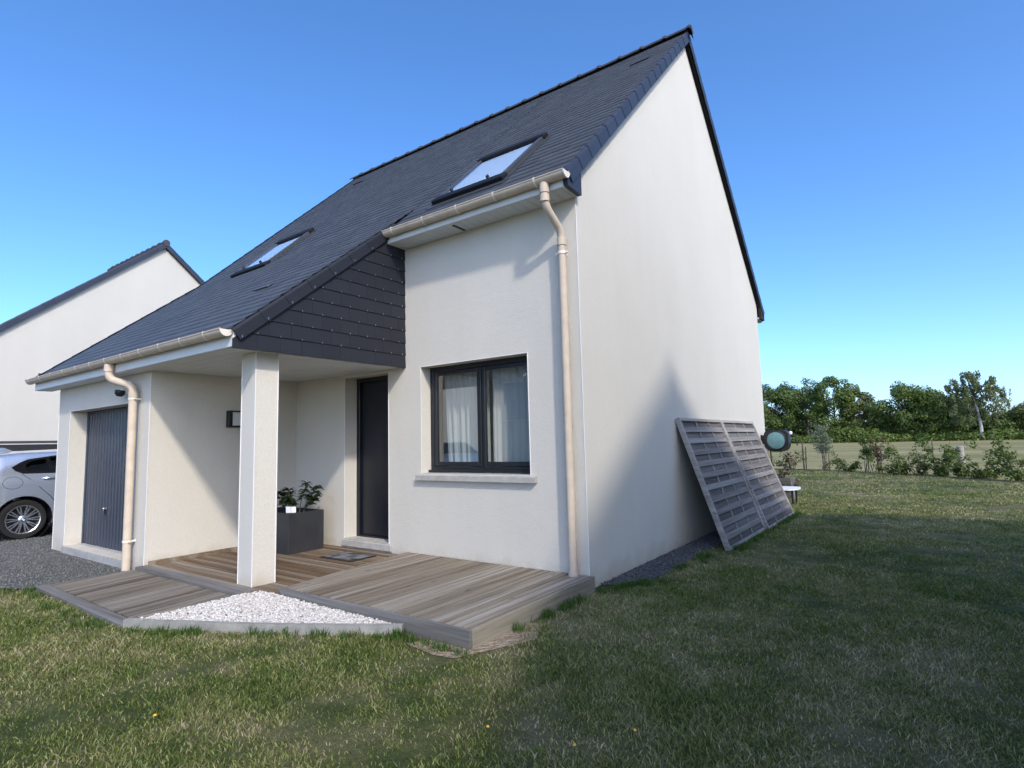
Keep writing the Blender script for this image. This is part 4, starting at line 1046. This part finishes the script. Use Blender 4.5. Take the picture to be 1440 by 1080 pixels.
# houses across the street, seen mirrored in the window
gable_house('white house across the street with dark roof, mirrored in the left pane', (-17.2, -16.3), 8.0, 9, 3.5, .95)
h3 = gable_house('white house across the street with long roof, mirrored beside the mullion', (-14.5, -30.5), 9.0, 14, 3.0, 1.0)

# ------------------------------------------------------------------ car
ST = np.array([  # y, bottom, top, half width
    (-.80, .36, .62, .60), (-.775, .30, .86, .72), (-.72, .25, 1.00, .78), (-.62, .22, 1.09, .825), (-.45, .20, 1.28, .855), (-.28, .20, 1.375, .87),
    (0, .20, 1.405, .88), (.6, .19, 1.425, .882), (1.2, .19, 1.42, .882), (1.65, .19, 1.36, .88), (2.05, .19, 1.18, .88), (2.38, .19, 1.02, .88),
    (2.8, .19, .965, .87), (3.15, .20, .89, .845), (3.4, .23, .79, .78), (3.5, .27, .70, .70), (3.55, .34, .60, .58)])
def car_section(y):
    b_, t_, w_ = [np.interp(y, ST[:, 0], ST[:, i]) for i in (1, 2, 3)]
    zb = min(np.interp(y, [-.8, 3.5], [.985, .90]), t_-.05)
    gh = max(t_-.07-zb, .0); wr = w_*.975-.40*gh-.03*(gh > 0)
    pts = [(0, b_), (w_*.80, b_), (w_*.965, b_+.06), (w_*.99, min(b_+.22, zb-.2)), (w_, min(.66, zb-.12)), (w_*.998, min(.80, zb-.06)), (w_*.975, zb), (wr+.02+.0*gh, max(t_-.10, zb+.01)), (max(wr-.07, .1), t_-.025), (max(wr*.55, .08), t_-.002), (0, t_+.008)]
    P = np.array(pts); out = []
    k = len(P)
    for i in range(k-1):
        p0, p1, p2, p3 = P[max(i-1, 0)], P[i], P[i+1], P[min(i+2, k-1)]
        for u in np.linspace(0, 1, 6)[:-1]:
            out.append(.5*((2*p1)+(-p0+p2)*u+(2*p0-5*p1+4*p2-p3)*u*u+(-p0+3*p1-3*p2+p3)*u**3))
    out.append(P[-1]); return np.array(out)
def side_x(y, z):
    s = car_section(y); s = s[5*4:5*8]; i = np.argsort(s[:, 1]); return float(np.interp(z, s[i, 1], s[i, 0]))
def make_car(label, loc, rotz, paint, plate=False):
    t = thing('parked_car', label, 'car', loc, rotz)
    ys = np.concatenate([np.linspace(-.8, -.6, 9)[:-1], np.linspace(-.6, 3.3, 118)[:-1], np.linspace(3.3, 3.55, 10)])
    S = [car_section(y) for y in ys]; m_ = len(S[0]); V = []; F = []
    for sx in (1, -1):
        b0 = len(V)
        for y, s in zip(ys, S): V += [[sx*p[0], y, p[1]] for p in s]
        for i in range(len(ys)-1):
            for j in range(m_-1):
                a = b0+i*m_+j; q = (a, a+1, a+m_+1, a+m_)
                c = np.mean([V[k] for k in q], axis=0)
                if abs(c[0]) > .5 and c[2] < .72 and any((c[1]-yw)**2+(c[2]-.315)**2 < .365**2 for yw in (0, 2.69)): continue
                F.append(q)
        for e_ in (0, len(ys)-1): F.append(tuple(b0+e_*m_+j for j in range(m_)))
    for v in V:                                              # snap the arch rim to a circle
        for yw in (0, 2.69):
            d = math.hypot(v[1]-yw, v[2]-.315)
            if abs(v[0]) > .7 and .335 < d < .395 and v[2] > .2: v[1] = yw+(v[1]-yw)*.372/d; v[2] = .315+(v[2]-.315)*.372/d
    me = bpy.data.meshes.new('body'); me.from_pydata(V, [], F); bm = bmesh.new(); bm.from_mesh(me); bmesh.ops.remove_doubles(bm, verts=bm.verts, dist=.0005)
    bmesh.ops.recalc_face_normals(bm, faces=bm.faces); bm.to_mesh(me); bm.free(); me.materials.append(paint)
    for p in me.polygons: p.use_smooth = True
    me.set_sharp_from_angle(angle=rad(50))
    body = bpy.data.objects.new('body', me); COL.objects.link(body); put(body, t)
    def sub(mb, name, mt, par, smooth=False): return put(mb.build(name, mt, None, smooth), par)
    def patch(outl, off, name, mt, par, sx=1, rings=7):
        C0 = np.mean(outl, axis=0); mb = MB(); n = len(outl)
        for r in range(rings+1):
            for (y, z) in outl:
                yy = C0[0]+(y-C0[0])*r/rings; zz = C0[1]+(z-C0[1])*r/rings; mb.v.append((sx*(side_x(yy, zz)+off), yy, zz))
        for r in range(rings):
            for k in range(n): a = r*n+k; c = r*n+(k+1) % n; mb.f.append((a, c, c+n, a+n))
        return sub(mb, name, mt, par, 'all')
    def dens(P, n=8):
        out = []
        for i in range(len(P)):
            a, c = np.array(P[i]), np.array(P[(i+1) % len(P)]); out += [tuple(a+(c-a)*k/n) for k in range(n)]
        return out
    for sx in (1, -1):
        dl = patch(dens([(-.17, 1.150), (-.06, 1.225), (.05, 1.275), (.40, 1.325), (1.0, 1.345), (1.40, 1.325), (1.75, 1.21), (2.08, 1.01), (1.9, .99), (.5, 1.035), (-.03, 1.045), (-.12, 1.09)]), .004, 'window_surround', BLKGLOSS, t, sx)
        patch(dens([(.0, 1.09), (.02, 1.20), (.10, 1.245), (.27, 1.275), (.335, 1.085)]), .007, 'quarter_glass', CARGLASS, dl, sx)
        patch(dens([(.40, 1.075), (.33, 1.29), (.60, 1.315), (.98, 1.325), (1.0, 1.05)]), .007, 'door_glass', CARGLASS, dl, sx)
        patch(dens([(1.08, 1.05), (1.07, 1.32), (1.36, 1.30), (1.68, 1.18), (1.92, 1.03)]), .007, 'door_glass', CARGLASS, dl, sx)
        def groove(P, name='panel_gap', r=.005, mt=BLKGLOSS):
            mb = MB(); mb.tube([(sx*(side_x(y, z)-.001), y, z) for y, z in P], r, 6); return sub(mb, name, mt, body)
        groove([(-.045, 1.04), (.05, .96), (.2, .80), (.33, .66), (.42, .54), (.45, .40), (.455, .27)]); groove([(1.04, 1.03), (1.05, .8), (1.06, .5), (1.06, .28)]); groove([(2.1, 1.0), (2.2, .8), (2.2, .5)])
        if sx == 1: groove([(-.16+.125*math.cos(a), .905+.105*math.sin(a)*.9-.0) for a in np.linspace(0, 6.283, 30)], 'fuel_flap', .0035)
        groove([(y, .925+.018*(y+.6)*.3) for y in np.linspace(-.6, 2.9, 30)], 'crease', .0045, paint)
        for yh in (.22, 1.30):
            mb = MB(); hx = side_x(yh+.1, .955); mb.tube([(sx*(hx-.005), yh-.01, .957), (sx*(hx+.028), yh+.03, .960), (sx*(hx+.032), yh+.12, .962), (sx*(hx+.026), yh+.19, .962), (sx*(hx-.005), yh+.22, .961)], [.012, .017, .018, .016, .011], 8); sub(mb, 'door_handle', paint, body, True)
        patch(dens([(-.70, .80), (-.68, .93), (-.42, .95), (-.52, .83)]), .004, 'tail_lamp', RED, t, sx)
        patch(dens([(3.0, .72), (3.05, .80), (3.36, .74), (3.38, .66)]), .004, 'headlight', DIFF, t, sx)
        mb = MB(); mb.prism([(sx*.86, 1.95, 1.0), (sx*.86, 1.78, 1.0), (sx*.86, 1.80, 1.12), (sx*.86, 1.92, 1.10)], (sx*.19, -.02, .02)); sub(mb, 'door_mirror', paint, t)
    mb = MB(); mb.quad((-.62, -.63, 1.10), (.62, -.63, 1.10), (.52, -.335, 1.37), (-.52, -.335, 1.37)); o = sub(mb, 'rear_window', BLKGLOSS, t)
    mb = MB(); mb.quad((-.66, 2.30, 1.075), (.66, 2.30, 1.075), (.52, 1.62, 1.385), (-.52, 1.62, 1.385)); sub(mb, 'windscreen', BLKGLOSS, t)
    mb = MB(); mb.prism([(-.026, -.18, 1.40), (-.026, .02, 1.41), (-.02, -.10, 1.47), (-.02, -.14, 1.475)], (.05, 0, 0)); sub(mb, 'aerial_fin', paint, t)
    for yw in (0, 2.69):
        for sx in (1, -1):
            mb = MB(); o_ = (sx*.86, yw, .315); ax = (sx, 0, 0)
            sub(MB().lathe([(.375, -.34), (.375, -.02)], o_, ax, 32), 'wheel_arch', BLACKP, body)
            wh = put(bpy.data.objects.new('wheel', None), t); COL.objects.link(wh)
            mb.lathe([(.225, -.20), (.29, -.20), (.312, -.18), (.315, -.10), (.312, -.03), (.295, -.004), (.245, -.002), (.228, -.012), (.225, -.03)], o_, ax, 40); sub(mb, 'tyre', RUBBER, wh, True)
            mb = MB(); mb.lathe([(.228, -.012), (.224, -.004), (.214, -.010), (.208, -.05), (.205, -.16)], o_, ax, 40); sub(mb, 'rim', ALLOY, wh, True)
            sub(MB().lathe([(.001, -.10), (.205, -.10)], o_, ax, 32), 'brake_disc', BLACKP, wh)
            sp = MB(); A = Vector(ax)
            for k in range(10):
                for s_ in (-.105, .105):
                    th_ = 2*math.pi*k/10; a = th_+s_; p = Vector((0, math.cos(a), math.sin(a))); p0 = Vector((0, math.cos(th_+s_*.9), math.sin(th_+s_*.9))); q = A.cross(p).normalized()*.0085; O = Vector(o_)
                    i = len(sp.v); r0, r1 = .05, .214
                    sp.v += [tuple(O+p0*r0+A*-.022-q), tuple(O+p0*r0+A*-.022+q), tuple(O+p*r1+A*-.010+q*.8), tuple(O+p*r1+A*-.010-q*.8), tuple(O+p0*r0+A*-.05-q), tuple(O+p0*r0+A*-.05+q), tuple(O+p*r1+A*-.045+q*.8), tuple(O+p*r1+A*-.045-q*.8)]
                    sp.f += [(i, i+1, i+2, i+3), (i, i+3, i+7, i+4), (i+1, i+5, i+6, i+2)]
            sub(sp, 'spokes', ALLOY, wh)
            sub(MB().lathe([(.001, -.010), (.040, -.010), (.062, -.022), (.062, -.06)], o_, ax, 24), 'hub', ALLOY, wh, True)
            cap = MB(); O = Vector(o_)+A*-.008
            cap.lathe([(.022, 0), (.029, 0)], O, ax, 20); sub(cap, 'emblem_ring', BLKGLOSS, wh)
            for par, mt_ in ((0, BLUEE), (1, WHITEP)):
                e_ = MB()
                for k in (par, par+2):
                    pts_ = [O]+[O+Vector((0, math.cos(a), math.sin(a)))*.022 for a in np.linspace(k*math.pi/2, (k+1)*math.pi/2, 6)]; e_.quad(*pts_)
                sub(e_, 'emblem', mt_, wh)
    return t
make_car('silver blue hatchback parked on the gravel beside the garage', (-10.08, -1.85, .012), 0, CARPAINT)
make_car('grey hatchback parked across the drive, mirrored in the window', (-10.6, -8.6, .012), rad(-62), simple('car_grey', (.42, .45, .48), .28, .5, var=.0, coat=1.0, rv=0))

# ------------------------------------------------------------------ grass blades
HOLES = [[(-7.65, -1.92), (-4.6, -1.92), (-4.6, -.0), (.0, .0), (.0, 7.43), (-7.65, 7.43)], [(-4.86, -2.82), (-2.54, -2.86), (-.58, -1.80), (.06, -1.77), (.06, .02), (-4.86, .02)],
         [(-40, -14), (-7.3, -14), (-6.4, -6.0), (-6.0, -3.9), (-5.55, -3.2), (-4.86, -2.86), (-4.7, -1.9), (-7.62, -1.9), (-7.62, 6), (-40, 6)],
         [(-.25, -1.85), (0, -1.88), (.10, -1.70), (.17, -1.40), (.11, -1.22), (.05, -1.25), (-.3, -1.7)],
         [(0, .2), (.12, .25), (.28, .50), (.33, 1.2), (.29, 2.2), (.34, 3.4), (.31, 7.2), (0, 7.41)], [(-1.1, 8.72), (.16, 8.72), (.16, 9.25), (-1.1, 9.25)]]
def vnoise(x, y, s, seed):
    r = np.random.default_rng(seed).random((64, 64)); u, v = x*s+100, y*s+100; i, j = np.floor(u).astype(int), np.floor(v).astype(int); fx, fy = u-i, v-j
    fx, fy = fx*fx*(3-2*fx), fy*fy*(3-2*fy); g = lambda a, b_: r[a % 64, b_ % 64]
    return (g(i, j)*(1-fx)+g(i+1, j)*fx)*(1-fy)+(g(i, j+1)*(1-fx)+g(i+1, j+1)*fx)*fy
def blades(name, x, y, h, wdt, mt, label, lean=.8):
    n = len(x); th_ = rng.uniform(0, 6.283, n); la = rng.uniform(0, 6.283, n); lm = rng.uniform(.15, 1, n)*lean*h
    t = np.stack([np.cos(th_), np.sin(th_), np.zeros(n)], 1)*(wdt*.5)[:, None]; l = np.stack([np.cos(la)*lm, np.sin(la)*lm, np.zeros(n)], 1)
    p = np.stack([x, y, np.full(n, -.004)], 1); z = np.stack([np.zeros(n), np.zeros(n), h], 1)
    V = np.stack([p-t, p+t, p+z*.6+l*.4-t*.8, p+z*.6+l*.4+t*.8, p+z*rng.uniform(.8, 1, n)[:, None]+l], 1).reshape(-1, 3)
    b_ = (np.arange(n)*5)[:, None]
    o = fast_mesh(name, V, [b_+np.array([[0, 1, 3, 2]]), b_+np.array([[2, 3, 4]])], mt); tag(o, label, 'grass', None, 'stuff'); return o
GX, GY, GH, GW = [], [], [], []
fwd = np.array([FW.x, FW.y]); fwd /= np.linalg.norm(fwd); rgt = np.array([RT.x, RT.y]); rgt /= np.linalg.norm(rgt)
for (d0, d1, dens_, wv, hv) in ((1.7, 3.6, 15000, .0048, .026), (3.6, 5.5, 9000, .0060, .027), (5.5, 8.5, 4000, .0085, .028), (8.5, 13, 1500, .013, .028), (13, 27, 420, .020, .03)):
    hw_ = lambda d: d*1.05+.8
    A = (hw_(d0)+hw_(d1))*(d1-d0); n = int(A*dens_); d = rng.uniform(d0, d1, n); s = rng.uniform(-1, 1, n)*hw_(d1)
    k = np.abs(s) < hw_(d); d, s = d[k], s[k]; x = CAM.x+fwd[0]*d+rgt[0]*s; y = CAM.y+fwd[1]*d+rgt[1]*s
    k = np.ones(len(x), bool)
    for P in HOLES: k &= ~inpoly(x, y, P)
    k &= (y < 19.8-np.clip(x+.6, 0, 9)*1.0) | (y < 13.5); k &= x < 13.5
    x, y = x[k], y[k]; g = vnoise(x, y, 1.7, 3)*.6+vnoise(x, y, 6, 5)*.4
    k = rng.random(len(x)) < np.clip(-.25+2.1*g, .10, 1); x, y, g = x[k], y[k], g[k]
    GX.append(x); GY.append(y); GH.append(hv*(.35+.95*g)*rng.uniform(.6, 1.35, len(x))); GW.append(wv*rng.uniform(.6, 1.3, len(x)))
GX, GY, GH, GW = map(np.concatenate, (GX, GY, GH, GW))
blades('lawn_grass', GX, GY, GH, GW, BLADE, 'short patchy green and straw grass covering the lawn', 1.5)
DAND = simple('dandelion_yellow', (.75, .45, .02), .6, var=.1)
for (u, v, lab) in ((218, 1006, 'small yellow dandelion in the lawn before the white gravel'), (686, 1022, 'small yellow dandelion in the lawn, left of two before the deck'), (893, 1027, 'small yellow dandelion in the shaded lawn, farthest right'), (808, 1048, 'small yellow dandelion in the lawn nearest the bottom edge')):
    d = FW+RT*((u-720)/803.3)-UP*((v-540)/803.3); q = CAM+d*(-(CAM.z-.03)/d.z); fl = thing('dandelion', lab, 'flower', (q.x, q.y, 0), 0, 'dandelions in the lawn')
    mb = MB(); mb.lathe([(.001, .005), (.005, .004), (.008, .0), (.004, -.003), (.001, -.003)], (q.x, q.y, .032), (.2, -.1, 1), 12); mb.build('head', DAND, fl); MB().tube([(q.x, q.y, -.004), (q.x+.003, q.y, .03)], .0015, 5).build('stem', LUSH, fl)
# uncut tufts along the deck, the edging and the gravel strip
TX, TY = [], []
def tufts(a, c, n, spread, off=0.0):
    for k in range(n):
        u = random.random(); p = Vector(a).lerp(Vector(c), u); m_ = random.randint(14, 46)
        r = abs(random.gauss(0, spread)); TX.extend(np.random.default_rng(k*7+n).normal(p.x+random.gauss(0, .5)*spread, .028, m_)); TY.extend(np.random.default_rng(k*11+n).normal(p.y-off-r, .024, m_))
tufts((-2.5, -2.88), (-.62, -1.86), 26, .05, .02); tufts((-.60, -1.82), (-.40, -1.82), 9, .05); tufts((.09, -1.3), (.10, -.05), 18, .05, 0)
tufts((.12, .12), (.42, .65), 16, .07); tufts((.40, .9), (.48, 2.3), 12, .06); tufts((-4.84, -2.85), (-2.6, -2.92), 16, .05, .02); tufts((.66, 2.5), (.70, 6.3), 46, .03); tufts((-6.1, -4), (-4.9, -2.95), 10, .06); tufts((-.3, -1.83), (.06, -1.83), 5, .04)
TX, TY = np.array(TX), np.array(TY); k = np.ones(len(TX), bool)
for P in HOLES[:2]: k &= ~inpoly(TX, TY, P)
TX, TY = TX[k], TY[k]
blades('edge_grass', TX, TY, rng.uniform(.03, .085, len(TX)), rng.uniform(.004, .007, len(TX)), LUSH, 'longer lush grass tufts along the deck and edging', .7)
